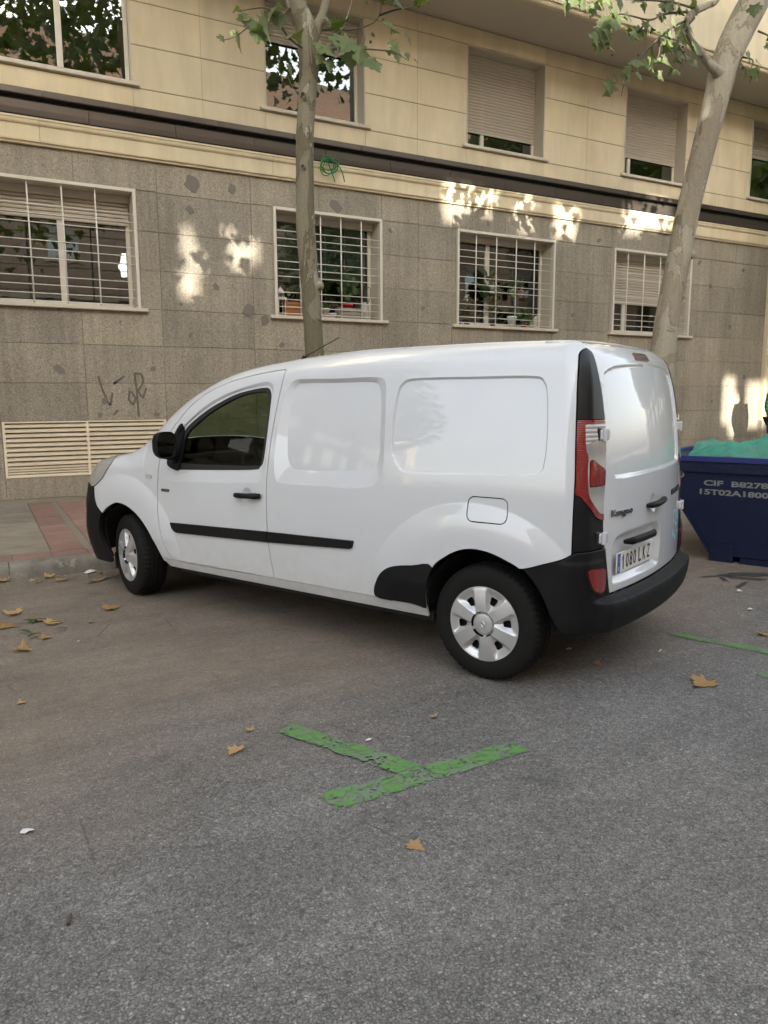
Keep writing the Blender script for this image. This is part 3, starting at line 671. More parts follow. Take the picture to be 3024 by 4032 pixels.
def disp(Q, nrm):
    x, y, z = Q[:, 0], np.abs(Q[:, 1]), Q[:, 2]; d = np.zeros(len(x))
    sidew = np.clip((np.abs(nrm[:, 1])-.5)/.3, 0, 1)
    i1, o1 = sdf(P1I, x, z), sdf(P1O, x, z); tt = np.clip(i1/np.maximum(i1-o1, 1e-6), 0, 1)
    d -= np.where(o1 < 0, .022*(1-np.where(i1 < 0, 0, tt)), 0)*sidew
    i2 = sdf(P2I, x, z); d -= .012*np.clip(1-i2/.010, 0, 1)*(i2 < .010)*sidew
    ir, os_ = sdf(RUB, x, z), sdf(SCOOP, x, z); tt = np.clip((ir-.012)/np.maximum(ir-.012-os_, 1e-6), 0, 1)
    d -= np.where(os_ < 0, .014*(1-np.where(ir < .012, 0, tt)), 0)*sidew
    for cx, r0, r1 in ((.06, .645, .45), (3.06, .635, .44)):
        r = np.hypot((x-cx)*(.93 if cx < 1 else 1), z-.315); w = np.clip((r0-r)/(r0-r1), 0, 1); w = w*(2-w)
        d += .024*w*sidew*np.clip((z-.30)/.2, 0, 1)
    d -= np.where((z < .358) & (x > .3) & (x < 2.62), (.358-z)*.22+.004, 0)*sidew                       # sill tuck
    # roof gutter line
    d -= .006*np.exp(-((y-.655)/.012)**2)*(z > 1.70)*(x > -.35)*(x < 1.7)
    # rear doors: pressed panel and plate recess
    rw = (nrm[:, 0] < -.55)
    pr = sdf(RPAN, Q[:, 1], z); d -= .011*np.clip(1-pr/.015, 0, 1)*(pr < .015)*rw
    pl = sdf(RPLATE, Q[:, 1], z); d -= .028*np.clip(.5-pl/.03, 0, 1)*rw
    hc = np.hypot(Q[:, 1]-.072, z-.925); d -= .014*np.clip(1-(hc/.052)**2, 0, 1)*rw
    hc = np.hypot(x-1.717, z-.884); d -= .016*np.clip(1-(hc/.050)**2, 0, 1)*sidew
    return d
RPAN = catmull([(.578, 1.595), (.545, 1.625), (.465, 1.645), (.312, 1.661), (.068, 1.672), (-.167, 1.674), (-.438, 1.662), (-.56, 1.640), (-.602, 1.60), (-.612, 1.40), (-.60, 1.19), (-.575, 1.135), (-.50, 1.122), (-.137, 1.117), (.247, 1.113), (.53, 1.113), (.575, 1.13), (.588, 1.20), (.588, 1.45)], 5)
RPLATE = catmull([(.595, .72), (.57, .775), (.50, .795), (.30, .80), (.06, .80), (-.02, .775), (-.045, .71), (-.02, .60), (.01, .572), (.30, .572), (.56, .575), (.588, .60)], 5)
# surface grid ------------------------------------------------------------------
def make_grid(n=560, nz_=212, c=1.0):
    S = []    # origin x, origin y, angle, zone
    for k in range(14): S.append((3.42, .45*k/14, 0.0))
    for k in range(46): S.append((3.42, .45, math.pi/2*k/46))
    for k in range(n): S.append((3.42-(3.42+.22)*k/n, .45, math.pi/2))
    for k in range(90): S.append((-.22, .45, math.pi/2+math.pi/2*k/90))
    for k in range(70): S.append((-.22, .45-.45*k/69, math.pi))
    S = np.array(S); ns = len(S)
    nf, nr = 30, 10
    hin = np.minimum(Hxy(S[:, 0], S[:, 1]), 1.82)-.22
    O = np.zeros((ns, nz_+nf+nr, 3)); Dd = np.zeros_like(O)
    pd = np.stack([np.cos(S[:, 2]), np.sin(S[:, 2]), 0*S[:, 2]], 1)
    for j in range(nz_+nf+nr):
        if j < nz_:
            z = .20+(hin-.20)*j/(nz_-1); ph = 0; k = 1
        elif j < nz_+nf:
            z = hin; ph = math.pi/2*(j-nz_+1)/nf; k = 1
        else:
            z = hin; ph = math.pi/2; k = 1-(j-nz_-nf+1)/nr
        O[:, j, 0] = S[:, 0]; O[:, j, 1] = S[:, 1]*k; O[:, j, 2] = z
        Dd[:, j] = pd*math.cos(ph); Dd[:, j, 2] = math.sin(ph)
    P = solve(O, Dd)
    idx = np.arange(ns*P.shape[1]).reshape(ns, -1)
    q = np.stack([idx[:-1, :-1], idx[1:, :-1], idx[1:, 1:], idx[:-1, 1:]], -1)
    keep = np.ones(q.shape[:2], bool)
    a0, a1 = 60, 60+n
    keep[:a0, nz_+nf-1:] = False; keep[a1:, nz_+nf-1:] = False
    return P.reshape(-1, 3), q[keep].reshape(-1, 4)
class Surf:
    def __init__(s, P, Q, Fq, Fp=None): s.P = P; s.Q = Q; s.q = Fq; s.p = Fp or []
    def clip(s, fn):
        """keep the part of the surface where fn(rest position) < 0"""
        f = fn(s.Q); f = np.where(np.abs(f) < 1e-7, 1e-7, f)
        fq = f[s.q]; allin = (fq < 0).all(1); allout = (fq >= 0).all(1)
        keepq = s.q[allin]; cross = [tuple(r) for r in s.q[~allin & ~allout]]
        polys = []; newP = []; newQ = []; cache = {}; n0 = len(s.P)
        for poly in cross+s.p:
            vals = [f[i] if i < n0 else 0 for i in poly]
            if all(v_ < 0 for v_ in vals): polys.append(poly); continue
            if all(v_ >= 0 for v_ in vals): continue
            o = []
            for a in range(len(poly)):
                i, j = poly[a], poly[(a+1) % len(poly)]; fi, fj = vals[a], vals[(a+1) % len(poly)]
                if fi < 0: o.append(i)
                if (fi < 0) != (fj < 0):
                    k = (min(i, j), max(i, j))
                    if k not in cache:
                        u = fi/(fi-fj); cache[k] = n0+len(newP); newP.append(s.P[i]+(s.P[j]-s.P[i])*u); newQ.append(s.Q[i]+(s.Q[j]-s.Q[i])*u)
                    o.append(cache[k])
            if len(o) > 2: polys.append(tuple(o))
        P = np.vstack([s.P, newP]) if newP else s.P; Q = np.vstack([s.Q, newQ]) if newQ else s.Q
        return Surf(P, Q, keepq, polys)
    def split(s, fn):
        """cut every face along fn = 0 so that an edge runs exactly there"""
        f = fn(s.Q); f = np.where(np.abs(f) < 1e-7, 1e-7, f)
        fq = f[s.q]; mixd = (fq < 0).any(1) & (fq >= 0).any(1)
        todo = [tuple(r) for r in s.q[mixd]]+s.p; polys = []; newP = []; newQ = []; cache = {}; n0 = len(s.P)
        for poly in todo:
            vals = [f[i] for i in poly]
            if all(v_ < 0 for v_ in vals) or all(v_ >= 0 for v_ in vals): polys.append(poly); continue
            o1 = []; o2 = []
            for a in range(len(poly)):
                i, j = poly[a], poly[(a+1) % len(poly)]; fi, fj = vals[a], vals[(a+1) % len(poly)]
                (o1 if fi < 0 else o2).append(i)
                if (fi < 0) != (fj < 0):
                    k = (min(i, j), max(i, j))
                    if k not in cache:
                        u = fi/(fi-fj); cache[k] = n0+len(newP); newP.append(s.P[i]+(s.P[j]-s.P[i])*u); newQ.append(s.Q[i]+(s.Q[j]-s.Q[i])*u)
                    o1.append(cache[k]); o2.append(cache[k])
            polys += [tuple(o) for o in (o1, o2) if len(o) > 2]
        P = np.vstack([s.P, newP]) if newP else s.P; Q = np.vstack([s.Q, newQ]) if newQ else s.Q
        return Surf(P, Q, s.q[~mixd], polys)
    def displaced(s):
        P, F, Q = s.compact(); N = vnormals(P, F); quad = np.array([f for f in F if len(f) == 4]); rest = [f for f in F if len(f) != 4]
        return Surf(P+N*disp(P, N)[:, None], P, quad, rest)
    def compact(s):
        used = np.unique(np.concatenate([s.q.ravel()]+([np.concatenate([np.array(p_) for p_ in s.p])] if s.p else [np.array([], int)])).astype(int))
        mp_ = np.full(len(s.P), -1); mp_[used] = np.arange(len(used))
        return s.P[used], [tuple(r) for r in mp_[s.q]]+[tuple(mp_[list(p_)]) for p_ in s.p], s.Q[used]
    def mirror(s):
        m1 = np.array([1, -1, 1.]); return Surf(s.P*m1, s.Q*m1, s.q[:, ::-1], [p_[::-1] for p_ in s.p])
def vnormals(P, F):
    N = np.zeros_like(P)
    arr = np.array([f[:3] for f in F]); n = np.cross(P[arr[:, 1]]-P[arr[:, 0]], P[arr[:, 2]]-P[arr[:, 0]])
    q4 = [k for k, f in enumerate(F) if len(f) == 4]
    if q4:
        a4 = np.array([F[k] for k in q4]); n[q4] = np.cross(P[a4[:, 2]]-P[a4[:, 0]], P[a4[:, 3]]-P[a4[:, 1]])/2
    for k in range(3): np.add.at(N, arr[:, k], n)
    if q4: np.add.at(N, a4[:, 3], n[q4])
    return N/np.maximum(np.linalg.norm(N, axis=1, keepdims=True), 1e-12)
def patch(name, s, mat, parent, off=0.0, flange=.014, sharp=0):
    P, F, Q = s.compact()
    if not len(F): return None
    N = vnormals(P, F); P = P+N*off
    bo = {}
    for f in F:
        for a in range(len(f)):
            i, j = f[a], f[(a+1) % len(f)]
            if (j, i) in bo: del bo[(j, i)]
            else: bo[(i, j)] = 1
    v = list(map(tuple, P)); f_all = [tuple(f) for f in F]; nf0 = len(F)
    if flange:
        m1 = {}
        def dupv(i):
            if i not in m1:
                m1[i] = len(v); v.append(tuple(P[i])); v.append(tuple(P[i]-N[i]*flange))
            return m1[i]
        for (i, j) in bo:
            a, b = dupv(i), dupv(j); f_all.append((b, a, a+1, b+1))
    me = bpy.data.meshes.new(name); me.from_pydata([tuple(map(float, p_)) for p_ in v], [], [tuple(int(k) for k in f) for f in f_all]); me.materials.append(mat)
    me.polygons.foreach_set('use_smooth', [True]*len(f_all)); me.update()
    if sharp: me.set_sharp_from_angle(angle=math.radians(sharp))
    return link(name, me, parent)
# ------------------------------------------------------------------ van materials
t = NT('white_car_paint'); p = t.pos(True); n = t.noise(p, 4, 4, .6); zc = t.sep(p)[2]
dirt = t.math('MULTIPLY', t.ramp(zc, [(.25, 1), (.62, 0)]), t.ramp(t.noise(p, 9, 6, .75), [(.40, 0), (.75, 1)]))
sp = t.math('MULTIPLY', t.math('LESS_THAN', t.vor(p, 55, 'F1', 'Distance'), .06), t.math('GREATER_THAN', t.sep(t.vor(p, 55, 'F1', 'Color'))[0], .88))
c = t.mix(t.mix((.56, .573, .585), (.605, .615, .623), n), (.48, .44, .38), t.math('MULTIPLY', dirt, .75)); c = t.mix(c, (.38, .35, .31), t.math('MULTIPLY', sp, .5))
MAT['paint'] = t.set(color=c, rough=.38, spec=.4, coat=1.0, coatr=.02, **{'Coat IOR': 1.5})
t = NT('black_bumper_plastic'); p = t.pos(True); f2 = t.noise(p, 700, 2, .6); n = t.noise(p, 5, 6, .7); sp = t.math('MULTIPLY', t.math('LESS_THAN', t.vor(p, 40, 'F1', 'Distance'), .05), t.math('GREATER_THAN', t.sep(t.vor(p, 40, 'F1', 'Color'))[0], .85))
c = t.mix((.0055, .0055, .006), (.013, .0125, .012), t.ramp(n, [(.4, 0), (.8, 1)])); c = t.mix(c, (.16, .15, .13), t.math('MULTIPLY', sp, .6))
MAT['plastic'] = t.set(color=c, rough=.55, spec=.22, normal=t.bump(f2, .25, .001))
MAT['gloss_black'] = plain('black_trim', (.007, .007, .0072), .32, var=.2, spec=.3)
MAT['rubber'] = plain('window_rubber', (.010, .010, .010), .5)
MAT['under'] = plain('underbody', (.010, .010, .010), .9)
t = NT('tyre_rubber'); p = t.pos(True); n = t.noise(p, 14, 5, .7); c = t.mix((.006, .0057, .0054), (.014, .0128, .0115), n)
MAT['tyre'] = t.set(color=c, rough=.75, spec=.2, normal=t.bump(t.noise(p, 220, 2), .15, .002))
t = NT('wheel_cover_silver'); p = t.pos(True); sc2 = t.ramp(t.noise(t.mp(p, (1, 8, 1), rot=(0, .6, 0)), 22, 4, .7), [(.62, 0), (.68, 1)]); n = t.noise(p, 12, 4)
c = t.mix(t.mix((.50, .50, .50), (.60, .595, .59), n), (.68, .67, .65), t.math('MULTIPLY', sc2, .5))
MAT['silver'] = t.set(color=c, rough=.34, metal=.6, spec=.5)
t = NT('tinted_glass')
mixs = t.node('ShaderNodeMixShader'); gl = t.node('ShaderNodeBsdfGlossy'); tr = t.node('ShaderNodeBsdfTransparent'); lw = t.node('ShaderNodeLayerWeight')
gl.inputs['Roughness'].default_value = .01; tr.inputs[0].default_value = (.45, .52, .40, 1); lw = t.node('ShaderNodeFresnel'); bf = t.node('ShaderNodeNewGeometry').outputs['Backfacing']; t.l.new(t.math('SUBTRACT', 1.34, t.math('MULTIPLY', bf, .5937)), lw.inputs[0])
t.l.new(t.math('ADD', .01, lw.outputs[0], True), mixs.inputs[0]); t.l.new(tr.outputs[0], mixs.inputs[1]); t.l.new(gl.outputs[0], mixs.inputs[2]); t.l.new(mixs.outputs[0], t.n['Material Output'].inputs[0])
MAT['tint'] = t.m
def lens(name, a, b, ribs, axis=2, rough=.12):
    t = NT(name); p = t.pos(True); z = t.sep(p)[axis]
    w = t.math('SINE', t.math('MULTIPLY', z, ribs)); n = t.noise(p, 60, 2)
    c = t.mix(a, b, t.math('MULTIPLY', t.math('ADD', w, 1), .5))
    return t.set(color=c, rough=rough, spec=.6, coat=1, coatr=.02, normal=t.bump(t.math('ADD', w, t.math('MULTIPLY', n, .5)), .25 if ribs > 500 else .5, .002))
MAT['red_lens'] = lens('red_ribbed_lens', (.17, .0006, .001), (.21, .001, .0015), 760)
MAT['red_plain'] = lens('red_lens', (.17, .0006, .001), (.24, .001, .0015), 90, 1)
MAT['dark_red'] = lens('dark_red_lens', (.10, .010, .012), (.18, .02, .02), 200, 1)
MAT['clear_lens'] = lens('clear_lens', (.26, .255, .24), (.46, .45, .43), 34, 2, .08)
MAT['clear_rib'] = lens('clear_ribbed_lens', (.25, .245, .235), (.60, .59, .57), 300, 2, .08)
MAT['headlamp'] = lens('headlamp_lens', (.24, .23, .20), (.36, .345, .31), 30, 1, .12)
MAT['orange_clear'] = plain('repeater_lens', (.45, .44, .42), .2)
MAT['plate'] = plain('plate_white', (.72, .71, .66), .35, var=.05)
MAT['plate_blue'] = plain('plate_blue', (.015, .11, .42), .35)
MAT['ink'] = plain('black_letters', (.012, .012, .013), .4)
MAT['chrome'] = plain('chrome_letters', (.30, .30, .30), .18, .9)
MAT['cyan'] = plain('cyan_decal', (.30, .60, .68), .4)
MAT['seat'] = plain('seat_fabric', (.03, .03, .032), .9)
MAT['dash'] = plain('dashboard_plastic', (.010, .0105, .0105), .7)
MAT['mirror_glass'] = plain('mirror_glass', (.55, .57, .57), .02, 1.0, var=0)

VX, VY, VTH = 3.0663, 3.5248, 2.0234
van = empty('cargo_van', (VX, VY, 0), VTH, 'white cargo van with black bumpers parked nose to the kerb', 'van')
P0, Fq0 = make_grid()
PR0, FR0 = make_grid(250, 110)
def pressed(P, F):
    s_ = Surf(P, P, F)
    sv = lambda poly, o: (lambda Q: np.where(Q[:, 0] > -.47, sdf(poly, Q[:, 0], Q[:, 2])-o, 1.0))
    rv = lambda poly, o: (lambda Q: np.where(Q[:, 0] < -.40, sdf(poly, Q[:, 1], Q[:, 2])-o, 1.0))
    for poly, o in ((P1I, 0), (P1O, 0), (P2I, 0), (P2I, .010), (SCOOP, 0), (RUB, .012)): s_ = s_.split(sv(poly, o))
    for poly, o in ((RPAN, 0), (RPAN, .015)): s_ = s_.split(rv(poly, o))
    return s_.displaced()
G = pressed(P0, Fq0)
GH = pressed(P0*np.array([1, -1, 1.]), Fq0[:, ::-1])
P1_ = PR0*np.array([1, -1, 1.]); N1_ = vnormals(PR0, [tuple(r) for r in FR0])*np.array([1, -1, 1.]); GRr = Surf(P1_+N1_*disp(P1_, N1_)[:, None], P1_, FR0[:, ::-1])   # right half, with its own rear pressing
XZ = lambda Q: (Q[:, 0], Q[:, 2])
fpoly = lambda poly, o=0.0: (lambda Q: sdf(poly, Q[:, 0], Q[:, 2])+o)
def finv(poly, o=0.0): return lambda Q: -sdf(poly, Q[:, 0], Q[:, 2])+o
fy = lambda Q: np.abs(Q[:, 1])
GAP = .0030
def smax(a, b, r=.03): return smx(a, b, r)
f_trim = lambda Q: smax(smax(Q[:, 0]-Eside(Q[:, 2]), Edoor(Q[:, 2])-fy(Q), .012), Q[:, 2]-1.752, .05)        # rear corner column
f_rbump = lambda Q: np.maximum(Q[:, 2]-BTOP(np.maximum(Q[:, 0], -.6)), np.maximum(Q[:, 0]-.2, -.9+0*Q[:, 0]))  # region of the rear bumper
f_rear = lambda Q: np.maximum(Q[:, 0]-Eside(Q[:, 2]), fy(Q)-Edoor(Q[:, 2]))                                     # rear door face
FB = catmull([(3.46, .830), (3.44, .814), (3.417, .748), (3.381, .683), (3.305, .631)], 5, False)
FBUMP = np.vstack([[(4.3, .84), (3.6, .845)], FB, [(3.20, .60), (3.2, 0.05), (4.3, .05)]])
HEAD = catmull([(3.195, 1.048), (3.217, 1.003), (3.277, .940), (3.323, .895), (3.42, .838), (3.52, .82), (3.70, .83), (3.72, .90), (3.62, .99), (3.46, 1.06), (3.3, 1.085), (3.22, 1.075)], 4)
HOOD = np.vstack([[(3.14, 1.15)], [(3.0, 1.108), (3.10, 1.09), (3.2, 1.06), (3.3, 1.03), (3.5, .98), (3.7, .9), (4.2, .84), (4.2, 1.4), (3.14, 1.4)]])
def f_wind(Q):   # windscreen, seen from above
    return np.maximum.reduce([np.abs(Q[:, 1])-(.60+.14*np.clip((1.70-Q[:, 2])/.5, 0, 1)), 2.12+.0*Q[:, 0]-(Q[:, 0]+.2*(Q[:, 1]/.7)**2), (Q[:, 0]+.09*(Q[:, 1]/.7)**2)-3.13, 1.10-Q[:, 2]])
def side_parts(G, left=True):
    below = lambda Q: .292-Q[:, 2]
    base = G.clip(below)
    # --- white shell: everything that is not another part
    w = base.clip(lambda Q: -np.maximum(f_trim(Q), -1)+GAP).clip(lambda Q: -np.maximum(f_rbump(Q)-.0, -1)+GAP)
    w = w.clip(lambda Q: -np.maximum(f_rear(Q), Q[:, 2]-1.775)+GAP)
    w = w.clip(finv(ARCH_R)).clip(finv(ARCH_F)).clip(finv(FBUMP, GAP)).clip(finv(HEAD, GAP)).clip(lambda Q: -f_wind(Q)+.002)
    wing_x = lambda Q: np.maximum(np.where(Q[:, 2] > .34, 2.60-.0*Q[:, 0], 2.55)-Q[:, 0], Q[:, 2]-1.6)
    shell = w.clip(finv(DOOR, GAP))
    body_s = shell.clip(lambda Q: np.where(Q[:, 2] < 1.30, Q[:, 0]-2.56, -1))
    wing = shell.clip(lambda Q: np.where(Q[:, 2] < 1.30, 2.56-Q[:, 0], 1))
    bn = shell.clip(finv(HOOD, GAP)); hood = wing.clip(fpoly(HOOD, GAP)); wing = wing.clip(finv(HOOD, GAP))
    fl = body_s
    if left: fl = body_s.clip(finv(FUEL, GAP))
    patch('body_shell', fl, MAT['paint'], van, sharp=13)
    wo = patch('front_wing', wing, MAT['paint'], van); patch('bonnet', hood, MAT['paint'], van)
    if left: patch('fuel_flap', base.clip(fpoly(FUEL, GAP)), MAT['paint'], van, -.001)
    dr = base.clip(fpoly(DOOR, GAP)).clip(finv(RUB)).clip(finv(ARCH_F))
    door = patch('front_door', dr, MAT['paint'], van, sharp=13)
    patch('window_rubber', base.clip(fpoly(RUB)).clip(finv(GLASS)), MAT['rubber'], door, -.001, .02)
    patch('door_glass', base.clip(fpoly(GLASS, -.004)), MAT['tint'], door, -.010, 0)
    patch('mirror_base', base.clip(fpoly(SAIL)), MAT['plastic'], door, .010, .022)
    st = base.clip(fpoly(STRIP)); sl = lambda Q: 1.5385-Q[:, 0]
    patch('rub_strip', st.clip(lambda Q: sl(Q)+GAP), MAT['plastic'], door, .013, .016)
    patch('rub_strip', st.clip(lambda Q: -sl(Q)+GAP), MAT['plastic'], van, .013, .016)
    patch('sill_guard', base.clip(fpoly(SILTRIM)).clip(finv(ARCH_R, -.004)), MAT['plastic'], van, .007, .012)
    fb = G.clip(fpoly(FBUMP, GAP)).clip(finv(ARCH_F)).clip(lambda Q: .235-Q[:, 2])
    patch('front_bumper', fb, MAT['plastic'], van, .012, .03)
    patch('headlamp', base.clip(fpoly(HEAD, GAP)), MAT['headlamp'], van, .004, .02)
    patch('windscreen', base.clip(f_wind), MAT['tint'], van, -.006, 0)
    # --- rear corner column: upper black trim, tail lamp, lower black trim
    col_ = base.clip(lambda Q: f_trim(Q)+GAP).clip(lambda Q: BTOP(np.maximum(Q[:, 0], -.6))-Q[:, 2]+.004)
    patch('corner_trim', col_.clip(lambda Q: 1.398-Q[:, 2]), MAT['gloss_black'], van, .002)
    patch('corner_trim', col_.clip(lambda Q: Q[:, 2]-LLOW(fy(Q))+.003), MAT['plastic'], van, .002)
    lampb = col_.clip(lambda Q: Q[:, 2]-1.394).clip(lambda Q: LLOW(fy(Q))-Q[:, 2])
    CLR = np.vstack([catmull([(.800, 1.372), (.809, 1.30), (.812, 1.25), (.806, 1.219), (.815, 1.15), (.818, 1.075), (.810, 1.022), (.770, .975), (.735, .943), (.70, .933)], 4, False), [(.60, .933), (.60, 1.378), (.79, 1.378)]])
    RED = np.array([(.792, 1.205), (.769, 1.200), (.679, 1.152), (.655, 1.14), (.655, 1.073), (.806, 1.075), (.808, 1.10), (.800, 1.19)])
    yz = lambda poly, o=0.0: (lambda Q: sdf(poly, fy(Q), Q[:, 2])+o)
    yzi = lambda poly, o=0.0: (lambda Q: -sdf(poly, fy(Q), Q[:, 2])+o)
    lamp = patch('tail_lamp', lampb.clip(yzi(CLR)), MAT['red_lens'], van, .006, .012)
    cl = lampb.clip(yz(CLR))
    patch('stop_lens', cl.clip(yz(RED, .002)), MAT['red_plain'], lamp, .006, .012)
    cl2 = cl.clip(yzi(RED, .002))
    patch('indicator_lens', cl2.clip(lambda Q: 1.300-Q[:, 2]+.05*np.clip((.80-fy(Q))/.15, 0, 1)-.02), MAT['clear_rib'], lamp, .004, .012)
    patch('reversing_lens', cl2.clip(lambda Q: Q[:, 2]-(1.298+.05*np.clip((.80-fy(Q))/.15, 0, 1)-.02)), MAT['clear_lens'], lamp, .004, .012)
    return door
door_l = side_parts(G, True)
side_parts(GRr, False)
# rear doors
def sgn(Q): return Q[:, 1]
rear_l = [g.clip(lambda Q: f_rear(Q)+.003).clip(lambda Q: .520-Q[:, 2]).clip(lambda Q: Q[:, 2]-1.772) for g in (G, GH)]
def joinS(a, b):
    n = len(a.P); return Surf(np.vstack([a.P, b.P]), np.vstack([a.Q, b.Q]), np.vstack([a.q, b.q+n]), a.p+[tuple(i+n for i in p_) for p_ in b.p])
full = joinS(*rear_l)
def weld(o):
    bm = bmesh.new(); bm.from_mesh(o.data); bmesh.ops.remove_doubles(bm, verts=bm.verts, dist=.0004); bm.to_mesh(o.data); bm.free(); return o
SEAM = lambda z: -.150+0*z
rd_l = patch('rear_door', full.clip(lambda Q: SEAM(Q[:, 2])-Q[:, 1]+.0025), MAT['paint'], van, 0, 0)
rd_r = patch('rear_door', full.clip(lambda Q: Q[:, 1]-SEAM(Q[:, 2])+.0025), MAT['paint'], van, 0, 0)
for o in (rd_l, rd_r):
    weld(o); sm = o.modifiers.new('thickness', 'SOLIDIFY'); sm.thickness = .016; sm.offset = -1
rd_r['label'] = 'narrow right rear door with cyan lettering'
# dark inner shell behind all gaps, open in the cab
inner = []
for g in (G, GRr):
    s_ = Surf(g.Q.copy(), g.Q, g.q).clip(lambda Q: np.where(Q[:, 0] < .1, .40, .27)-Q[:, 2]).clip(finv(ARCH_R)).clip(finv(ARCH_F)).clip(lambda Q: np.where((Q[:, 2] > 1.0) & (Q[:, 0] > 1.5), .04-sdf(RUB, Q[:, 0], Q[:, 2]), -1)).clip(lambda Q: -f_wind(Q)-.02)
    patch('inner_shell', s_, MAT['under'], van, -.030, 0)
# underbody, wheel housings, bulkhead, cab
ub = MB(); ub.box(.40, 2.55, -.78, .78, .24, .33); ub.box(-.55, .45, -.52, .52, .28, .42); ub.box(2.5, 3.6, -.52, .52, .22, .5)
ub.box(1.33, 1.37, -.74, .74, .3, 1.66); ub.build('underbody', MAT['under'], van)
for sx in (0.0, 3.06):
    for sg in (1, -1):
        mm = MB(); n = 20; v = []
        for k in range(n+1):
            w = math.pi*(0.02+.96*k/n); r = .405 if sx else .40
            for yy in (.50, .875): v.append((sx+r*math.cos(w)*(1.0 if sx else .97), sg*yy, .31+r*math.sin(w)))
        mm.add(v, [(2*k, 2*k+1, 2*k+3, 2*k+2) for k in range(n)])
        ring = [(sx+.42*math.cos(math.pi*k/23), sg*.50, .30+.42*math.sin(math.pi*k/23)) for k in range(24)]; mm.add(ring, [tuple(range(24))])
        mm.build('wheel_housing', MAT['under'], van)
# sill skirt under the doors
for sg in (1, -1): MB().box(.34, 2.54, min(sg*.79, sg*.83), max(sg*.79, sg*.83), .262, .31, .006).build('sill', MAT['under'], van)
# dashboard, wheel, seats
dm = MB(); prof = [(2.28, .72), (2.24, .93), (2.30, 1.03), (2.45, 1.075), (2.75, 1.09), (3.05, 1.06), (3.05, .55), (2.28, .55)]
n = len(prof); dm.add([(x, -.72, z) for x, z in prof]+[(x, .72, z) for x, z in prof], [(i, n+i, n+(i+1) % n, (i+1) % n) for i in range(n)]+[tuple(range(n)), tuple(range(n, 2*n))[::-1]])
dm.box(2.30, 2.56, .18, .60, 1.03, 1.115, .03)
do = dm.build('dashboard', MAT['dash'], van); autosmooth(do.data, 45)
sw = MB(); c0 = Vector((2.08, .38, .995)); ax = Vector((-.85, 0, .52)).normalized(); e1 = Vector((0, 1, 0)); e2 = ax.cross(e1)
ring = [tuple(c0+(e1*math.cos(2*math.pi*k/32)+e2*math.sin(2*math.pi*k/32))*.185) for k in range(33)]
sw.tube(ring, .015, 8, False)
for a in (.4, 2.74, 4.71): sw.tube([tuple(c0-ax*.03), tuple(c0+(e1*math.cos(a)+e2*math.sin(a))*.18)], .016, 6)
sw.tube([tuple(c0-ax*.05), tuple(c0-ax*.3)], .04, 10); sw.tube([tuple(c0-ax*.05), tuple(c0)], .07, 14)
sw.build('steering_wheel', MAT['dash'], van, True)
for sy in (.38, -.38):
    sm_ = MB(); sm_.box(1.55, 2.05, sy-.25, sy+.25, .50, .66, .05); sm_.box(1.42, 1.58, sy-.24, sy+.24, .60, 1.12, .05); sm_.box(1.42, 1.53, sy-.13, sy+.13, 1.16, 1.34, .04); sm_.build('seat', MAT['seat'], van)
# rear bumper --------------------------------------------------------------------
def bump_grid(sign):
    S = []
    for k in range(34): S.append((.12-(.34)*k/34, .45, math.pi/2))
    for k in range(48): S.append((-.22, .45, math.pi/2+math.pi/2*k/48))
    for k in range(31): S.append((-.22, .45-.45*k/30, math.pi))
    S = np.array(S); zs = np.concatenate([np.linspace(.318, .47, 24), np.linspace(.475, .515, 22), np.linspace(.522, .775, 34)])
    O = np.zeros((len(S), len(zs), 3)); Dd = np.zeros_like(O); O[:, :, 0] = S[:, 0][:, None]; O[:, :, 1] = S[:, 1][:, None]; O[:, :, 2] = zs[None]
    Dd[:, :, 0] = np.cos(S[:, 2])[:, None]; Dd[:, :, 1] = np.sin(S[:, 2])[:, None]
    P = solve(O, Dd); q = P.reshape(-1, 3)
    w = np.clip((.80-P[..., 1])/.14, 0, 1)*(P[..., 0] < -.4); w = w*w*(3-2*w)
    prof = pch([.30, .33, .37, .455, .492, .503, .512, .8], [.026, .046, .062, .074, .067, .036, .0, .0])(P[..., 2])
    d = .008+w*prof
    # raised flange below the groove on the corner
    d += .006*np.clip((P[..., 2]-.35)/.05, 0, 1)*np.clip((.715-P[..., 2])/.02, 0, 1)*np.clip((-.40-P[..., 0])/.03, 0, 1)*np.clip((P[..., 1]-.70)/.03, 0, 1)
    # anti-slip ribs pressed in the top ledge
    rib = (np.abs(((P[..., 1]/.075) % 1)-.5) < .09) & (P[..., 2] > .484) & (P[..., 2] < .513) & (P[..., 1] < .64)
    d -= np.where(rib, .006, 0)
    d += -.03*np.clip((.345-P[..., 2])/.03, 0, 1)
    idx = np.arange(len(q)).reshape(len(S), -1); qd = np.stack([idx[:-1, :-1], idx[1:, :-1], idx[1:, 1:], idx[:-1, 1:]], -1).reshape(-1, 4)
    N = np.zeros_like(P); N[...] = Dd
    G_ = (P+N*d[..., None]).reshape(-1, 3); s_ = Surf(G_, q, qd)
    s_ = s_.clip(lambda Q: Q[:, 2]-BTOP(np.maximum(Q[:, 0], -.6))+.002).clip(finv(ARCH_R)).clip(lambda Q: -np.maximum(fy(Q)-Edoor(Q[:, 2])+.001, .512-Q[:, 2]))
    return s_ if sign > 0 else s_.mirror()
rb = patch('rear_bumper', joinS(bump_grid(1), bump_grid(-1)), MAT['plastic'], van, 0, 0); weld(rb)
sm = rb.modifiers.new('thickness', 'SOLIDIFY'); sm.thickness = .02; sm.offset = -1
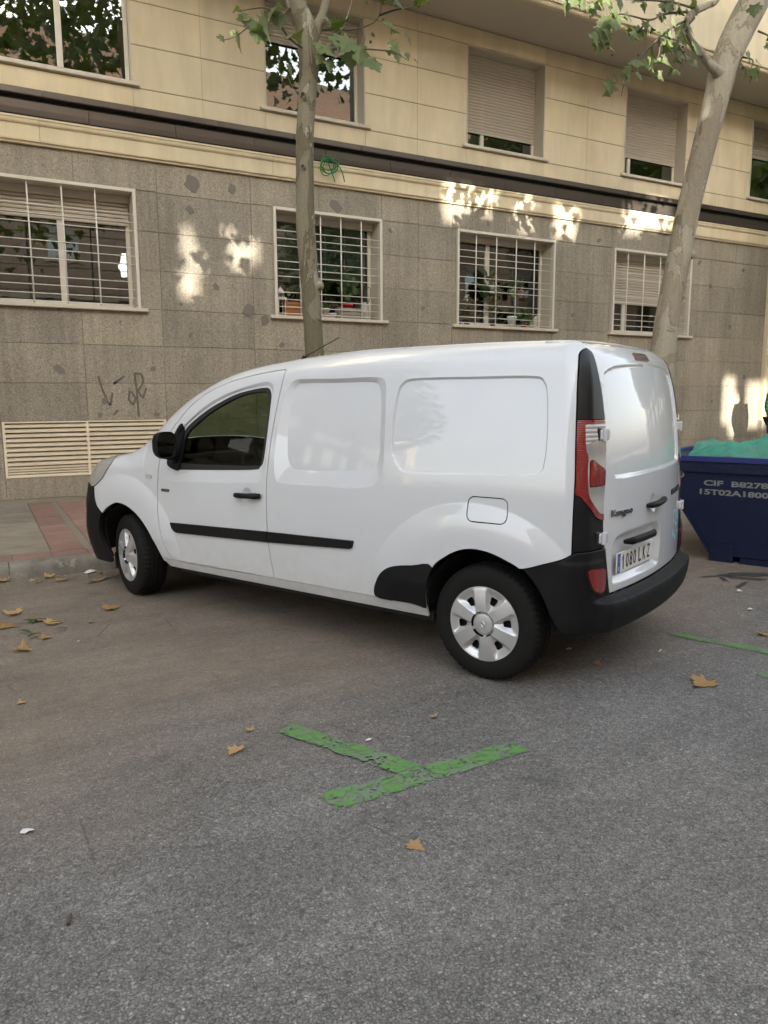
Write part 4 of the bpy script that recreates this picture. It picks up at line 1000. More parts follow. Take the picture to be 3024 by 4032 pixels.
# rear fog lamp / reflector
FOG = catmull([(.823, .672), (.76, .668), (.70, .662), (.684, .637), (.686, .60), (.690, .555), (.705, .542), (.74, .546), (.785, .568), (.815, .612)], 5)
for g in (bump_grid(1), bump_grid(-1)):
    patch('fog_lamp', g.clip(lambda Q: sdf(FOG, fy(Q), Q[:, 2])), MAT['red_plain'], rb, .006, .012)
    patch('fog_bezel', g.clip(lambda Q: sdf(FOG, fy(Q), Q[:, 2])-.012).clip(lambda Q: -sdf(FOG, fy(Q), Q[:, 2])+.002), MAT['gloss_black'], rb, .004, .012)
# high brake lamp
def rear_patch(name, poly, mat, parent, off, fl=.012):
    s_ = full.clip(lambda Q: sdf(poly, Q[:, 1], Q[:, 2])); return patch(name, s_, mat, parent, off, fl)
rear_patch('brake_lamp', rrect(-.078, .150, 1.700, 1.739, .012), MAT['dark_red'], rd_l, .006)
# number plate, handle bar, handle
def rear_map(v, off):   # (y, z, out) -> body coordinates on the rear face
    v = np.array(v, float); x = rear_x(v[:, 0], v[:, 1]); return np.stack([x-off-v[:, 2], v[:, 0], v[:, 1]], 1)
def text_mesh(s, extrude=0.0, bold=0.0):
    cu = bpy.data.curves.new('txt', 'FONT'); cu.body = s; cu.offset = bold; cu.extrude = extrude; cu.resolution_u = 3
    o = bpy.data.objects.new('txt', cu); COL.objects.link(o); bpy.context.view_layer.update()
    me = bpy.data.meshes.new_from_object(o.evaluated_get(bpy.context.evaluated_depsgraph_get()))
    v = np.array([q.co[:] for q in me.vertices]); f = [tuple(q.vertices) for q in me.polygons]
    bpy.data.objects.remove(o); bpy.data.curves.remove(cu); bpy.data.meshes.remove(me)
    v[:, :2] -= v[:, :2].min(0); return v, f
def fit(v, w, h): 
    v = v.copy(); s_ = v[:, :2].max(0); v[:, 0] *= w/s_[0]; v[:, 1] *= h/s_[1]; return v
def bold(v, f): return v, f
plx = float(rear_x(.30, .66))+.022
def plate_pt(y, z, o): # flat plate plane, slightly turned to follow the door
    return (plx-o+.045*(y-.30)+.0*(z-.66), y, z)
pe = empty('number_plate', parent=van)
pv = rrect(0, .52, 0, .11, .008, 3); n = len(pv)
def plane_poly(poly, o, y0=.560, z0=.603): return [plate_pt(y0-u, z0+w_, o) for u, w_ in poly]
v = plane_poly(pv, .006)+plane_poly(pv, .0); MB().add(v, [tuple(range(n))[::-1]]+[(i, (i+1) % n, n+(i+1) % n, n+i) for i in range(n)]).build('plate', MAT['plate'], pe)
bl = rrect(.004, .042, .004, .106, .004, 2); MB().add(plane_poly(bl, .0072), [tuple(range(len(bl)))[::-1]]).build('country_strip', MAT['plate_blue'], pe)
def plate_text(s, u0, w0, w, h, mat, o=.0078, wt=0):
    v, f = text_mesh(s, 0, .006); v = fit(v, w, h)
    MB().add([plate_pt(.560-(u0+a), .603+w0+b, o) for a, b, c_ in v], [q[::-1] for q in f]).build('plate_lettering', mat, pe)
one = np.array([(.40, 0), (.72, 0), (.72, 1), (.50, 1), (.05, .74), (.05, .58), (.40, .80)])*np.array([.030, .077])+np.array([.066, .017])
MB().add(plane_poly(one, .0078), [tuple(range(7))[::-1]]).build('plate_lettering', MAT['ink'], pe)
for k, ch in enumerate('1080'):
    if ch != '1': plate_text(ch, .066+k*.054+(.004 if ch == '1' else 0), .017, .019 if ch == '1' else .036, .077, MAT['ink'])
for k, ch in enumerate('LKZ'): plate_text(ch, .304+k*.066, .017, .040, .077, MAT['ink'])
plate_text('E', .015, .016, .016, .022, MAT['plate'], .0082)
for k in range(12):
    a = 2*math.pi*k/12; plate_text('*', .0205+.012*math.cos(a), .072+.012*math.sin(a), .005, .005, MAT['yellow_star'] if 'yellow_star' in MAT else MAT['plate'], .0082)
# bar over the plate
hb = MB(); yy = np.linspace(.500, .095, 24)
for i, y in enumerate(yy):
    e = min(1, min(i, 23-i)/4+.25); x = float(rear_x(y, .77)); r = .021*math.sqrt(e)
    hb_v = [(x-.018*e-.026*e*(.5+.5*math.cos(a)), y, .768+r*math.sin(a)) for a in np.linspace(0, 2*math.pi, 13)[:-1]]
    hb.v += hb_v
for i in range(23):
    for k in range(12): hb.f.append((i*12+k, i*12+(k+1) % 12, (i+1)*12+(k+1) % 12, (i+1)*12+k))
hb.f += [tuple(range(12)), tuple(range(23*12, 24*12))[::-1]]
hb.build('plate_lamp_bar', MAT['plastic'], rd_l, True)
def pull(name, c_pts, r, parent, mat, n=10):
    m_ = MB(); m_.tube(c_pts, r, n); return m_.build(name, mat, parent, True)
hp = [(float(rear_x(y, z))-o, y, z) for y, z, o in ((.190, .920, .004), (.165, .921, .022), (.10, .924, .034), (.03, .928, .034), (-.055, .931, .024), (-.085, .930, .006))]
pull('door_handle', hp, [.010, .017, .018, .018, .017, .011], rd_l, MAT['plastic'])
hx = lambda x, z, o: (x, float(side_y(x, z))+o, z)
pull('door_handle', [hx(1.825, .882, .004), hx(1.80, .883, .024), hx(1.74, .885, .036), hx(1.68, .887, .036), hx(1.62, .889, .030), hx(1.588, .890, .010)], [.010, .016, .018, .018, .021, .016], door_l, MAT['plastic'])
# lettering on the rear doors
def rear_text(s, y0, z0, w, h, mat, parent, name, ext=.004, slant=0):
    v, f = text_mesh(s, .02, .022); v = fit(v, w, h); zz = (v[:, 2] > 0)*ext
    q = np.stack([y0-v[:, 0], z0+v[:, 1]+slant*v[:, 0], zz], 1); MB().add(map(tuple, rear_map(q, .0015)), [k[::-1] for k in f]).build(name, mat, parent)
rear_text('Kangoo', .622, .898, .228, .046, MAT['chrome'], rd_l, 'model_lettering', .006)
for s_, y0, w in (('120', -.315, .15), ('dci', -.49, .14)):
    pass
BAD = rrect(-.478, -.325, .925, .957, .004, 2), rrect(-.63, -.50, .928, .960, .004, 2)
for b_ in BAD: rear_patch('script_badge', b_, MAT['ink'], rd_r, .005, .006)
def rear_decal(name, polys, mat, parent):
    for pl in polys: rear_patch(name, np.array(pl), mat, parent, .0012, 0)
v, f = text_mesh('CTRIC'); v = fit(v, .235, .078)
MB().add(map(tuple, rear_map(np.stack([-.385-v[:, 0], .740+v[:, 1], 0*v[:, 0]], 1), .0022)), [k[::-1] for k in f]).build('decal_lettering', MAT['cyan'], rd_r)
plug = [[(-.375, .708), (-.388, .708), (-.388, .682), (-.42, .682), (-.42, .668), (-.388, .668), (-.38, .655), (-.37, .68)], [(-.43, .70), (-.445, .70), (-.445, .65), (-.43, .65)], [(-.445, .66), (-.49, .66), (-.49, .635), (-.47, .628), (-.445, .645)], [(-.49, .715), (-.505, .715), (-.505, .70), (-.55, .715), (-.55, .73), (-.51, .74), (-.49, .73)], [(-.53, .67), (-.58, .69), (-.58, .675), (-.53, .655)]]
rear_decal('decal_plug', plug, MAT['cyan'], rd_r)
# hinges
def hinge(y, z, sg, parent):
    x = float(rear_x(y, z)); m_ = MB()
    y2 = float(side_y(-.50, z))*sg
    m_.box(x-.016, x+.01, min(y-sg*.028, y+sg*.022), max(y-sg*.028, y+sg*.022), z-.026, z+.026, .006)
    m_.tube([(x-.010, y+sg*.028, z-.030), (x-.010, y+sg*.028, z+.030)], .012, 10)
    m_.box(x-.004, x+.03, min(y+sg*.030, y+sg*.055), max(y+sg*.030, y+sg*.055), z-.026, z+.026, .006)
    m_.build('hinge', MAT['paint'], parent)
    MB().box(x+.004, x+.02, min(y+sg*.015, y+sg*.075), max(y+sg*.015, y+sg*.075), z-.037, z+.037, .008).build('hinge_seal', MAT['rubber'], van)
for z in (1.322, .815):
    hinge(.655 if z > 1 else .69, z, 1, rd_l); hinge(-.665 if z > 1 else -.70, z, -1, rd_r)
# side badge and repeater
sp = lambda name, poly, mat, off: patch(name, G.clip(fpoly(poly)), mat, van, off, .006)
sp('side_badge', rrect(2.498, 2.586, .853, .872, .003, 2), MAT['ink'], .004); sp('side_badge_face', rrect(2.503, 2.581, .857, .868, .002, 2), MAT['chrome'], .0048); sp('repeater_lamp', rrect(2.692, 2.762, .935, .967, .014), MAT['orange_clear'], .006)
# door mirror (left and right)
for sg in (1, -1):
    mm = MB(); nx_, na = 9, 24; cy, cz = sg*1.035, 1.195
    for i in range(nx_):
        u = i/(nx_-1); s_ = (1-(u*.93)**3.2)**.5; x = 2.335+.115*u
        for k in range(na):
            a = 2*math.pi*k/na; ca, sa_ = math.cos(a), math.sin(a); e = (abs(ca)**3.2+abs(sa_)**3.2)**(-1/3.2)
            mm.v.append((x, cy+.079*e*ca*s_-sg*.01*u, cz+.092*e*sa_*s_))
    for i in range(nx_-1):
        for k in range(na): mm.f.append((i*na+k, i*na+(k+1) % na, (i+1)*na+(k+1) % na, (i+1)*na+k))
    mm.f.append(tuple(range((nx_-1)*na, nx_*na)))
    base_n = len(mm.v)
    for k in range(na):
        a = 2*math.pi*k/na; ca, sa_ = math.cos(a), math.sin(a); e = (abs(ca)**3.2+abs(sa_)**3.2)**(-1/3.2); mm.v.append((2.349, cy+.068*e*ca, cz+.080*e*sa_))
    for k in range(na): mm.f.append((k, base_n+k, base_n+(k+1) % na, (k+1) % na))
    mo = mm.build('door_mirror', MAT['plastic'], van, True)
    gm = MB(); gm.add([(2.347, cy+.069*((abs(math.cos(a))**3.2+abs(math.sin(a))**3.2)**(-1/3.2))*math.cos(a), cz+.081*((abs(math.cos(a))**3.2+abs(math.sin(a))**3.2)**(-1/3.2))*math.sin(a)) for a in [2*math.pi*k/na for k in range(na)]], [tuple(range(na))[::-1] if sg > 0 else tuple(range(na))])
    gm.build('mirror_glass', MAT['mirror_glass'], mo)
    MB().tube([(2.44, sg*.885, 1.10), (2.43, sg*.93, 1.115), (2.41, sg*.985, 1.13)], [.045, .04, .035], 10).build('mirror_arm', MAT['plastic'], mo, True)
# roof aerial and roof bolt covers
MB().tube([(1.76, .28, 1.775), (1.755, .28, 1.80)], [.022, .012], 10).build('aerial_foot', MAT['plastic'], van, True); MB().tube([(1.757, .28, 1.79), (1.44, .28, 1.91)], .0038, 6).build('aerial', MAT['ink'], van, True)
for x in (1.45, .63, -.24):
    z = float(Hxy(np.array(x), np.array(.60))); MB().lathe([(.0, .004), (.018, .003), (.024, 0), (.024, -.01)], 14, (x, .66, z-.012)).build('roof_cap', MAT['orange_clear'], van, True)
# rear wiper-less seal line on the right rear edge, mud flap behind the front bumper
MB().box(3.33, 3.35, .60, .80, .17, .30).build('mud_flap', MAT['rubber'], van)
# ------------------------------------------------------------------ wheels
def tyre_mesh():
    R = .317; na = 216
    prof = [(.188, -.085), (.192, -.098), (.205, -.103), (.235, -.1075), (.262, -.106), (.285, -.100), (.300, -.092), (.3075, -.084), (.3115, -.076), (.3135, -.064), (.3145, -.0505), (.3075, -.0495), (.3075, -.0435), (.3155, -.0425), (.3165, -.020), (.309, -.019), (.309, -.012), (.317, -.011)]
    prof = prof+[(r, -y) for r, y in prof[::-1]]
    v = []; f = []; n = len(prof)
    for k in range(na):
        a = 2*math.pi*k/na
        for i, (r, y) in enumerate(prof):
            rr = r; ay = abs(y)
            if (k % 4 == 0) and .052 < ay < .093 and r > .299: rr -= .006
            if (k % 4 == 2) and .0195 < ay < .0430 and r > .31: rr -= .0035
            v.append((rr*math.sin(a+y*.9*(1 if abs(y) > .045 else 0)), y, rr*math.cos(a+y*.9*(1 if abs(y) > .045 else 0))))
    for k in range(na):
        k2 = (k+1) % na
        for i in range(n-1): f.append((k*n+i, k*n+i+1, k2*n+i+1, k2*n+i))
    me = mkmesh('tyre', v, f, MAT['tyre']); autosmooth(me, 28); return me
def cover_surf():
    nr, na = 46, 288; rs = np.concatenate([np.linspace(.002, .066, 12), np.linspace(.069, .196, 29), [.199, .2015, .203, .2035, .2035]]); P = []
    for r_i, r in enumerate(rs):
        for k in range(na):
            a = 2*math.pi*k/na; P.append((r, a))
    P = np.array(P); r, a = P[:, 0], P[:, 1]
    th = (a+math.pi/6) % (math.pi/3)-math.pi/6; lat = np.abs(r*np.sin(th))
    top = .030-.25*np.clip(r-.10, 0, 1)**1.4; half = .026+.085*np.clip(r-.06, 0, .2)*.95
    valley = np.interp(r, [0, .062, .075, .12, .165, .19, .203], [.026, .024, .012, .002, .006, .017, .018])
    k_ = np.clip((lat-half)/.020, 0, 1); h = top*(1-k_)+valley*k_; h = np.where(r < .066, .026-.02*(r/.066)**3*.3, h); h = np.where((r > .060) & (r < .0685), .016, h)
    rim = np.clip((r-.190)/.010, 0, 1); h = h*(1-rim)+.0195*rim; h = np.where(r > .2033, .0, h)
    pts = np.stack([r*np.sin(a), h, r*np.cos(a)], 1); idx = np.arange(len(P)).reshape(len(rs), na)
    q = np.stack([idx[:-1], np.roll(idx, -1, 1)[:-1], np.roll(idx, -1, 1)[1:], idx[1:]], -1).reshape(-1, 4)
    th2 = (a % (math.pi/3))-math.pi/6
    hole = np.maximum(np.maximum(np.abs(r*np.sin(th2))-(.016+.10*(r-.10)), r*np.cos(th2)-.163), .108-r*np.cos(th2)); 
    rest = np.stack([hole, r, th2], 1)
    hole_s = smx(smx(np.abs(r*np.sin(th2))-(.013+.20*(r-.108)), r*np.cos(th2)-.156, .011), .110-r*np.cos(th2), .011)
    lug = np.maximum(np.abs(r-.0655)-.0035, .10-np.abs(((a*5/(2*math.pi)) % 1)-.5))
    return Surf(pts, np.stack([hole_s, lug, r], 1), q)
tyre_me = tyre_mesh()
cs = cover_surf().clip(lambda Q: -Q[:, 0]).clip(lambda Q: -Q[:, 1])
Pc, Fc, _q = cs.compact(); cov_me = mkmesh('wheel_cover', Pc, [f[::-1] for f in Fc], MAT['silver']); autosmooth(cov_me, 24)
rim_me = MB().lathe([(.0, -.02), (.09, -.018), (.12, -.03), (.17, -.03), (.188, .0), (.196, .004), (.197, -.05), (.15, -.09)], 40, axis='y').mesh('rim', MAT['under'], True)
dia = np.array([(0, .024), (.0165, 0), (0, -.024), (-.0165, 0)]); dm_ = MB()
outer = [(x, .0285, z) for x, z in dia]; inn = [(x*.55, .0285, z*.55) for x, z in dia]; mid_ = [(x*.78, .031, z*.78) for x, z in dia]
dm_.add(outer+mid_+inn, [(i, (i+1) % 4, 4+(i+1) % 4, 4+i) for i in range(4)]+[(4+i, 4+(i+1) % 4, 8+(i+1) % 4, 8+i) for i in range(4)]); dia_me = dm_.mesh('badge', MAT['silver'])
valve_me = MB().tube([(0, .0, .0), (.0, .03, -.012)], .006, 8).mesh('valve', MAT['ink'], True)
def wheel(x, y, sg, steer, spin):
    e = empty('wheel', (x, y*sg, .3155), steer+(0 if sg > 0 else math.pi), parent=van)
    for nm, me, dy in (('tyre', tyre_me, 0), ('rim', rim_me, .086), ('wheel_cover', cov_me, .085), ('badge', dia_me, .085)):
        o = link(nm, me, e, (0, dy, 0), (0, spin, 0))
wheel(0, .765, 1, 0, math.radians(8)); wheel(0, .765, -1, 0, 0)
wheel(3.075, .755, 1, math.radians(-16), math.radians(20)); wheel(3.075, .755, -1, math.radians(-15), 0)
# ------------------------------------------------------------------ leaves
def leaf_outline():
    # five-lobed plane leaf, stem at origin, tip towards +y, unit height
    half = [(0, 0), (.10, -.02), (.22, -.10), (.40, -.12), (.30, .02), (.42, .10), (.66, .16), (.50, .26), (.56, .38), (.40, .40), (.30, .42), (.32, .56), (.24, .66), (.16, .70), (.10, .86), (0, 1.0)]
    return half
def leaf_mesh(name, mat, fold=.18, droop=.25, curl=0.0, seed=0):
    rd = random.Random(seed); half = leaf_outline(); v = []; f = []
    spine = [(0, y) for y in (0, .2, .42, .66, 1.0)]
    R = [(x+rd.uniform(-.02, .02)*(x > 0), y+rd.uniform(-.02, .02)*(x > 0)) for x, y in half]; L = [(-x+rd.uniform(-.02, .02)*(x > 0), y+rd.uniform(-.02, .02)*(x > 0)) for x, y in half]
    def z(x, y):
        r2_ = x*x+(y-.4)**2
        return fold*abs(x)-droop*(y-.3)**2+curl*r2_*(1+.6*math.sin(3*x+seed)+.5*math.sin(4*y+seed*2))
    ctr = (0, .30)
    for side in (R, L):
        b = len(v); v.append((0, .30, z(0, .30))); 
        for x, y in side: v.append((x, y, z(x, y)))
        for i in range(len(side)-1):
            q = (b, b+1+i, b+2+i); f.append(q if side is R else q[::-1])
    # stalk
    b = len(v); v += [(-.012, 0, 0), (.012, 0, 0), (.008, -.42, .10), (-.008, -.42, .10)]; f.append((b, b+1, b+2, b+3))
    return mkmesh(name, v, f, mat, True)
LEAF = [leaf_mesh('leaf', MAT['leaf'], .12+.1*k, .2+.12*k, .1*k, k) for k in range(4)]
DRY = [leaf_mesh('fallen_leaf', MAT['dryleaf'], (.06, .14, -.10, .10, .18, -.05, .12)[k], (-.12, -.22, .2, -.15, .18, -.22, .1)[k], (.2, .32, .28, .38, .25, .28, .34)[k], 10+k) for k in range(7)]
CHUNK = MAT['leaf']
def leaf_at(parent, p, s, rot, me=None):
    o = link('leaf', me or random.choice(LEAF), parent, p, rot); o.scale = (s, s, s); return o
def hanging_rot(): return (math.radians(random.uniform(95, 150)), math.radians(random.uniform(-25, 25)), random.uniform(0, 6.28))
def smooth_path(pts, n=6): return [tuple(q) for q in catmull(pts, n, False)]
def in_view_ceiling(p):   # height of the crown's ragged underside
    return 1.5+.50*(p[0]*math.sin(YAW)+p[1]*math.cos(YAW))+.35
def crown(parent, centers, n, mat, seed, gob=()):
    rd = random.Random(seed); v = []; f = []
    base = leaf_outline(); poly = base+[(-x, y) for x, y in base[-2:0:-1]]
    while n > 0:
        c, r = rd.choice(centers); p = Vector((rd.gauss(0, 1), rd.gauss(0, 1), rd.gauss(0, 1))).normalized()*(rd.random()**.4)*r; p = Vector(c)+Vector((p.x, p.y, p.z*.7))
        if p.z < in_view_ceiling(p) or p.y > 10.0: n -= .2; continue
        n -= 1; s = rd.uniform(.17, .27)
        rm = Matrix.Rotation(rd.uniform(0, 6.28), 3, 'Z') @ Matrix.Rotation(rd.uniform(.2, 2.6), 3, 'X') @ Matrix.Rotation(rd.uniform(-.5, .5), 3, 'Y')
        b = len(v); v.append(tuple(p+rm @ Vector((0, .3*s, 0))))
        for x, y in poly[::1]: v.append(tuple(p+rm @ Vector((x*s, y*s, (.2*abs(x)-.2*(y-.3)**2)*s))))
        k = len(poly)
        for i in range(k): f.append((b, b+1+i, b+1+(i+1) % k))
    for (xa, xb, za_, zb_, yp, cnt) in gob:       # added unseen leaf clumps that break up the sun beams reaching the facade
        kk = (11.52-yp)/.88; xa, xb, za_, zb_ = xa-.26*kk, xb-.26*kk, za_+.21*kk, zb_+.21*kk
        while cnt > 0:
            x, z = rd.uniform(xa-.25, xb+.25), rd.uniform(za_-.25, zb_+.25)
            e = min((x-xa)/(xb-xa), (xb-x)/(xb-xa)*1.0, (z-za_)/(zb_-za_), (zb_-z)/(zb_-za_))
            if rd.random() > (1.0 if e < .12 else .6 if e < .3 else .34): continue
            cnt -= 1; p = Vector((x, yp+rd.uniform(-.5, .5), z)); s = rd.uniform(.12, .20)
            rm = Matrix.Rotation(rd.uniform(-.6, .6), 3, 'Z') @ Matrix.Rotation(rd.uniform(-2.1, -1.1), 3, 'X') @ Matrix.Rotation(rd.uniform(-.8, .8), 3, 'Y')
            b = len(v); v.append(tuple(p+rm @ Vector((0, .3*s, 0))))
            for q in poly: v.append(tuple(p+rm @ Vector((q[0]*s, q[1]*s, (.2*abs(q[0])-.2*(q[1]-.3)**2)*s))))
            k = len(poly); f += [(b, b+1+i, b+1+(i+1) % k) for i in range(k)]
    o = link('crown', mkmesh('crown', v, f, mat, True), parent); o['kind'] = 'stuff'; return o
def trunk_mesh(path, rads, n=28, amp=.02, seed=0):
    mm = MB(); P = smooth_path(path, 8); R = catmull([(r, 0) for r in rads], 8, False)[:, 0]
    mm.tube(P, list(R), n); rd = random.Random(seed); ph = [rd.uniform(0, 6) for _ in range(8)]
    c = [Vector(q) for q in P]
    for i, q in enumerate(mm.v[:len(P)*n]):
        k = i//n; a = (i % n)/n*2*math.pi; z = P[k][2]
        w = 1+amp*(math.sin(2*a+z*1.1+ph[0])+.8*math.sin(3*a-z*2.3+ph[1])+.6*math.sin(5*a+z*3.1+ph[2])+.5*math.sin(z*5+ph[3]+a))
        mm.v[i] = tuple(c[k]+(Vector(q)-c[k])*w)
    return mm
# ---- slender tree on the left
t1 = empty('plane_tree', (3.4, 7.8, .13), label='slender plane tree rising behind the van cab and windscreen', cat='tree', group='street trees'); t1.location = (0, 0, 0)
tr1 = trunk_mesh([(3.42, 7.8, .05), (3.38, 7.8, .8), (3.35, 7.8, 1.5), (3.33, 7.8, 1.96), (3.31, 7.8, 2.31), (3.28, 7.8, 2.8), (3.25, 7.8, 3.28), (3.25, 7.8, 3.75), (3.26, 7.8, 4.21), (3.30, 7.8, 4.67), (3.32, 7.8, 4.99), (3.30, 7.8, 5.26), (3.22, 7.82, 5.46), (3.15, 7.85, 5.75), (3.05, 7.9, 6.4), (2.9, 7.9, 7.3), (2.85, 7.7, 8.4)],
                 [.17, .135, .115, .104, .100, .098, .100, .095, .093, .095, .107, .112, .106, .10, .09, .075, .05], 28, .016, 1).build('trunk', MAT['bark1'], t1, True)
for z, a_, r in ((2.72, .3, .045), (5.02, .2, .05), (3.9, 2.5, .02), (4.6, 3.6, .02)):
    c = (3.28+.085*math.cos(-a_), 7.8-.085, z); MB().lathe([(0, .03), (r*.6, .022), (r, 0), (r*1.3, -.03)], 12, (0, 0, 0)).build('knot', MAT['bark1'], tr1, True, c, (1.45, 0, -.5+a_))
fk = trunk_mesh([(3.36, 7.8, 5.12), (3.42, 7.8, 5.32), (3.47, 7.8, 5.44), (3.53, 7.8, 5.62), (3.65, 7.8, 6.1), (3.9, 7.7, 7.0), (4.2, 7.4, 8.2)], [.05, .05, .045, .043, .04, .035, .02], 14, .01, 2).build('limb', MAT['bark1'], t1, True)
tw = [[(3.21, 7.72, 5.06), (3.03, 7.6, 5.07), (2.90, 7.55, 5.16), (2.77, 7.5, 5.24), (2.60, 7.5, 5.20), (2.48, 7.5, 5.15)], [(3.12, 7.8, 5.44), (2.95, 7.7, 5.28), (2.79, 7.6, 5.16), (2.58, 7.5, 5.04), (2.41, 7.4, 4.88), (2.26, 7.4, 4.81)],
      [(3.40, 7.75, 5.0), (3.50, 7.6, 5.06), (3.72, 7.4, 5.03), (3.93, 7.3, 5.02), (4.01, 7.2, 4.98), (4.18, 7.2, 4.93)], [(3.42, 7.8, 5.30), (3.60, 7.75, 5.33), (3.76, 7.7, 5.34), (3.93, 7.6, 5.38), (4.05, 7.6, 5.5), (4.09, 7.6, 5.72)],
      [(3.40, 7.75, 5.03), (3.54, 7.7, 5.14), (3.69, 7.7, 5.39), (3.78, 7.7, 5.63), (3.85, 7.7, 6.0)], [(3.72, 7.4, 5.03), (3.78, 7.42, 5.15), (3.76, 7.5, 5.34)], [(4.05, 7.6, 5.5), (4.25, 7.55, 5.58), (4.5, 7.5, 5.64)]]
for k, pts in enumerate(tw):
    P = smooth_path(pts, 5); MB().tube(P, list(np.linspace(.013 if k != 4 else .016, .003, len(P))), 6).build('branch', MAT['twig'] if k != 4 else MAT['bark1'], t1, True)
l1 = [(2.44, 7.42, 4.92, .19), (2.45, 7.5, 5.15, .10), (2.54, 7.5, 5.15, .12), (2.50, 7.48, 5.12, .11), (2.66, 7.5, 5.10, .27), (2.82, 7.5, 5.26, .25), (2.75, 7.46, 5.12, .28), (2.88, 7.52, 5.24, .20), (2.70, 7.55, 5.06, .20), (3.02, 7.55, 5.08, .20), (3.05, 7.6, 4.80, .16),
      (3.02, 7.62, 4.72, .15), (3.47, 7.55, 5.28, .20), (3.42, 7.5, 5.03, .2), (3.52, 7.45, 5.12, .18), (3.60, 7.4, 5.10, .22), (3.70, 7.36, 5.04, .23), (3.76, 7.42, 4.98, .22), (3.82, 7.36, 4.95, .25), (3.66, 7.5, 5.02, .2), (4.07, 7.25, 5.04, .17), (4.13, 7.5, 5.42, .20), (4.05, 7.3, 5.15, .11), (4.02, 7.2, 5.05, .10), (4.20, 7.22, 5.20, .13), (4.16, 7.2, 5.0, .08),
      (3.82, 7.5, 5.62, .19), (4.04, 7.5, 5.66, .22), (4.17, 7.5, 5.68, .2), (4.48, 7.5, 5.66, .17), (4.42, 7.5, 5.66, .10), (3.35, 7.55, 4.95, .12), (3.96, 7.5, 5.64, .2), (3.45, 7.62, 5.10, .16), (3.58, 7.6, 5.22, .15), (2.62, 7.5, 5.0, .14), (2.28, 7.4, 4.86, .09), (2.40, 7.42, 4.94, .08), (4.26, 7.2, 4.96, .07), (3.5, 7.7, 5.4, .15), (3.62, 7.7, 5.30, .14), (4.0, 7.35, 5.06, .12),
      (3.05, 7.6, 5.62, .18), (2.95, 7.6, 5.58, .14), (3.44, 7.5, 4.90, .13), (3.36, 7.55, 5.06, .14)]
for x, y, z, s in l1:
    leaf_at(t1, (x, y, z), s*.92, (math.radians(random.uniform(165, 215)) if random.random() < .35 else math.radians(random.uniform(-125, -75)), math.radians(random.uniform(-30, 30)), math.radians(random.uniform(-35, 60))))
ballm = MB().lathe([(.001, .016), (.010, .012), (.016, 0), (.010, -.012), (.001, -.016)], 10).mesh('seed_ball', MAT['twig'], True)
for p in ((4.07, 7.55, 5.44), (3.97, 7.58, 5.28), (3.84, 7.4, 5.12), (3.86, 7.4, 5.2)): link('seed_ball', ballm, t1, p)
crown(t1, [((2.4, 6.6, 9.0), 2.3), ((4.0, 6.3, 9.6), 2.3), ((1.0, 5.6, 8.8), 1.9), ((3.0, 4.4, 9.4), 2.0), ((5.6, 5.0, 9.6), 2.0), ((1.4, 7.6, 10.2), 1.8)], 1700, MAT['leaf'], 3, [(2.72, 3.12, 3.05, 4.05, 5.2, 38), (3.40, 3.95, 3.5, 4.15, 5.2, 36)])
# ---- leaning thick tree on the right
t2 = empty('plane_tree', (0, 0, 0), label='thick pale plane tree leaning right behind the van rear doors', cat='tree', group='street trees')
tr2 = trunk_mesh([(8.45, 7.8, .05), (8.58, 7.8, .9), (8.67, 7.8, 1.5), (8.73, 7.8, 1.95), (8.80, 7.8, 2.54), (8.97, 7.8, 3.44), (9.14, 7.8, 4.22), (9.36, 7.8, 4.99), (9.55, 7.8, 5.64), (9.74, 7.8, 6.22), (10.03, 7.8, 6.77), (10.34, 7.8, 7.26), (10.65, 7.75, 7.8), (11.1, 7.6, 8.8), (11.4, 7.4, 10)],
                 [.25, .21, .19, .178, .170, .165, .162, .162, .170, .192, .205, .20, .17, .14, .1], 36, .022, 5).build('trunk', MAT['bark2'], t2, True)
for (x, z, r) in ((9.10, 3.50, .05), (8.92, 2.9, .04)):
    MB().lathe([(0, .03), (r*.35, .035), (r*.6, .012), (r, .02), (r*1.2, -.05)], 14).build('knot', MAT['bark2'], tr2, True, (x, 7.665, z), (1.5, .1, -.2))
trunk_mesh([(9.55, 7.75, 5.98), (9.30, 7.7, 6.03), (8.98, 7.6, 6.08), (8.61, 7.5, 6.16), (8.45, 7.42, 6.27), (8.56, 7.4, 6.43), (8.80, 7.4, 6.56), (9.0, 7.4, 6.70), (9.3, 7.3, 7.3), (9.4, 7.2, 8.2)], [.09, .065, .055, .048, .046, .048, .042, .038, .035, .022], 14, .015, 7).build('limb', MAT['bark2'], t2, True)
tw2 = [[(8.46, 7.4, 6.32), (8.1, 7.3, 6.12), (7.74, 7.2, 5.88), (7.29, 7.1, 5.49), (7.01, 7.0, 5.21), (6.95, 7.0, 5.0)], [(8.42, 7.4, 6.4), (7.9, 7.3, 6.22), (7.56, 7.2, 6.04), (6.98, 7.1, 5.94), (6.75, 7.05, 5.75), (6.57, 7.0, 5.48)],
       [(8.63, 7.4, 6.47), (8.1, 7.35, 6.42), (7.48, 7.3, 6.29), (6.76, 7.2, 6.10), (6.32, 7.2, 6.02)], [(8.57, 7.4, 6.36), (8.30, 7.35, 6.1), (8.19, 7.3, 5.92), (8.23, 7.2, 5.73), (8.1, 7.2, 5.57)], [(9.80, 7.6, 6.2), (9.9, 7.5, 6.14), (9.83, 7.5, 5.97)], [(7.74, 7.2, 5.88), (7.75, 7.2, 5.7), (7.62, 7.15, 5.55)], [(8.19, 7.3, 5.92), (7.9, 7.25, 5.75), (7.8, 7.2, 5.6)], [(7.56, 7.2, 6.04), (7.4, 7.2, 5.9), (7.1, 7.1, 5.72)], [(10.1, 7.6, 6.6), (10.3, 7.5, 6.5), (10.5, 7.45, 6.3)]]
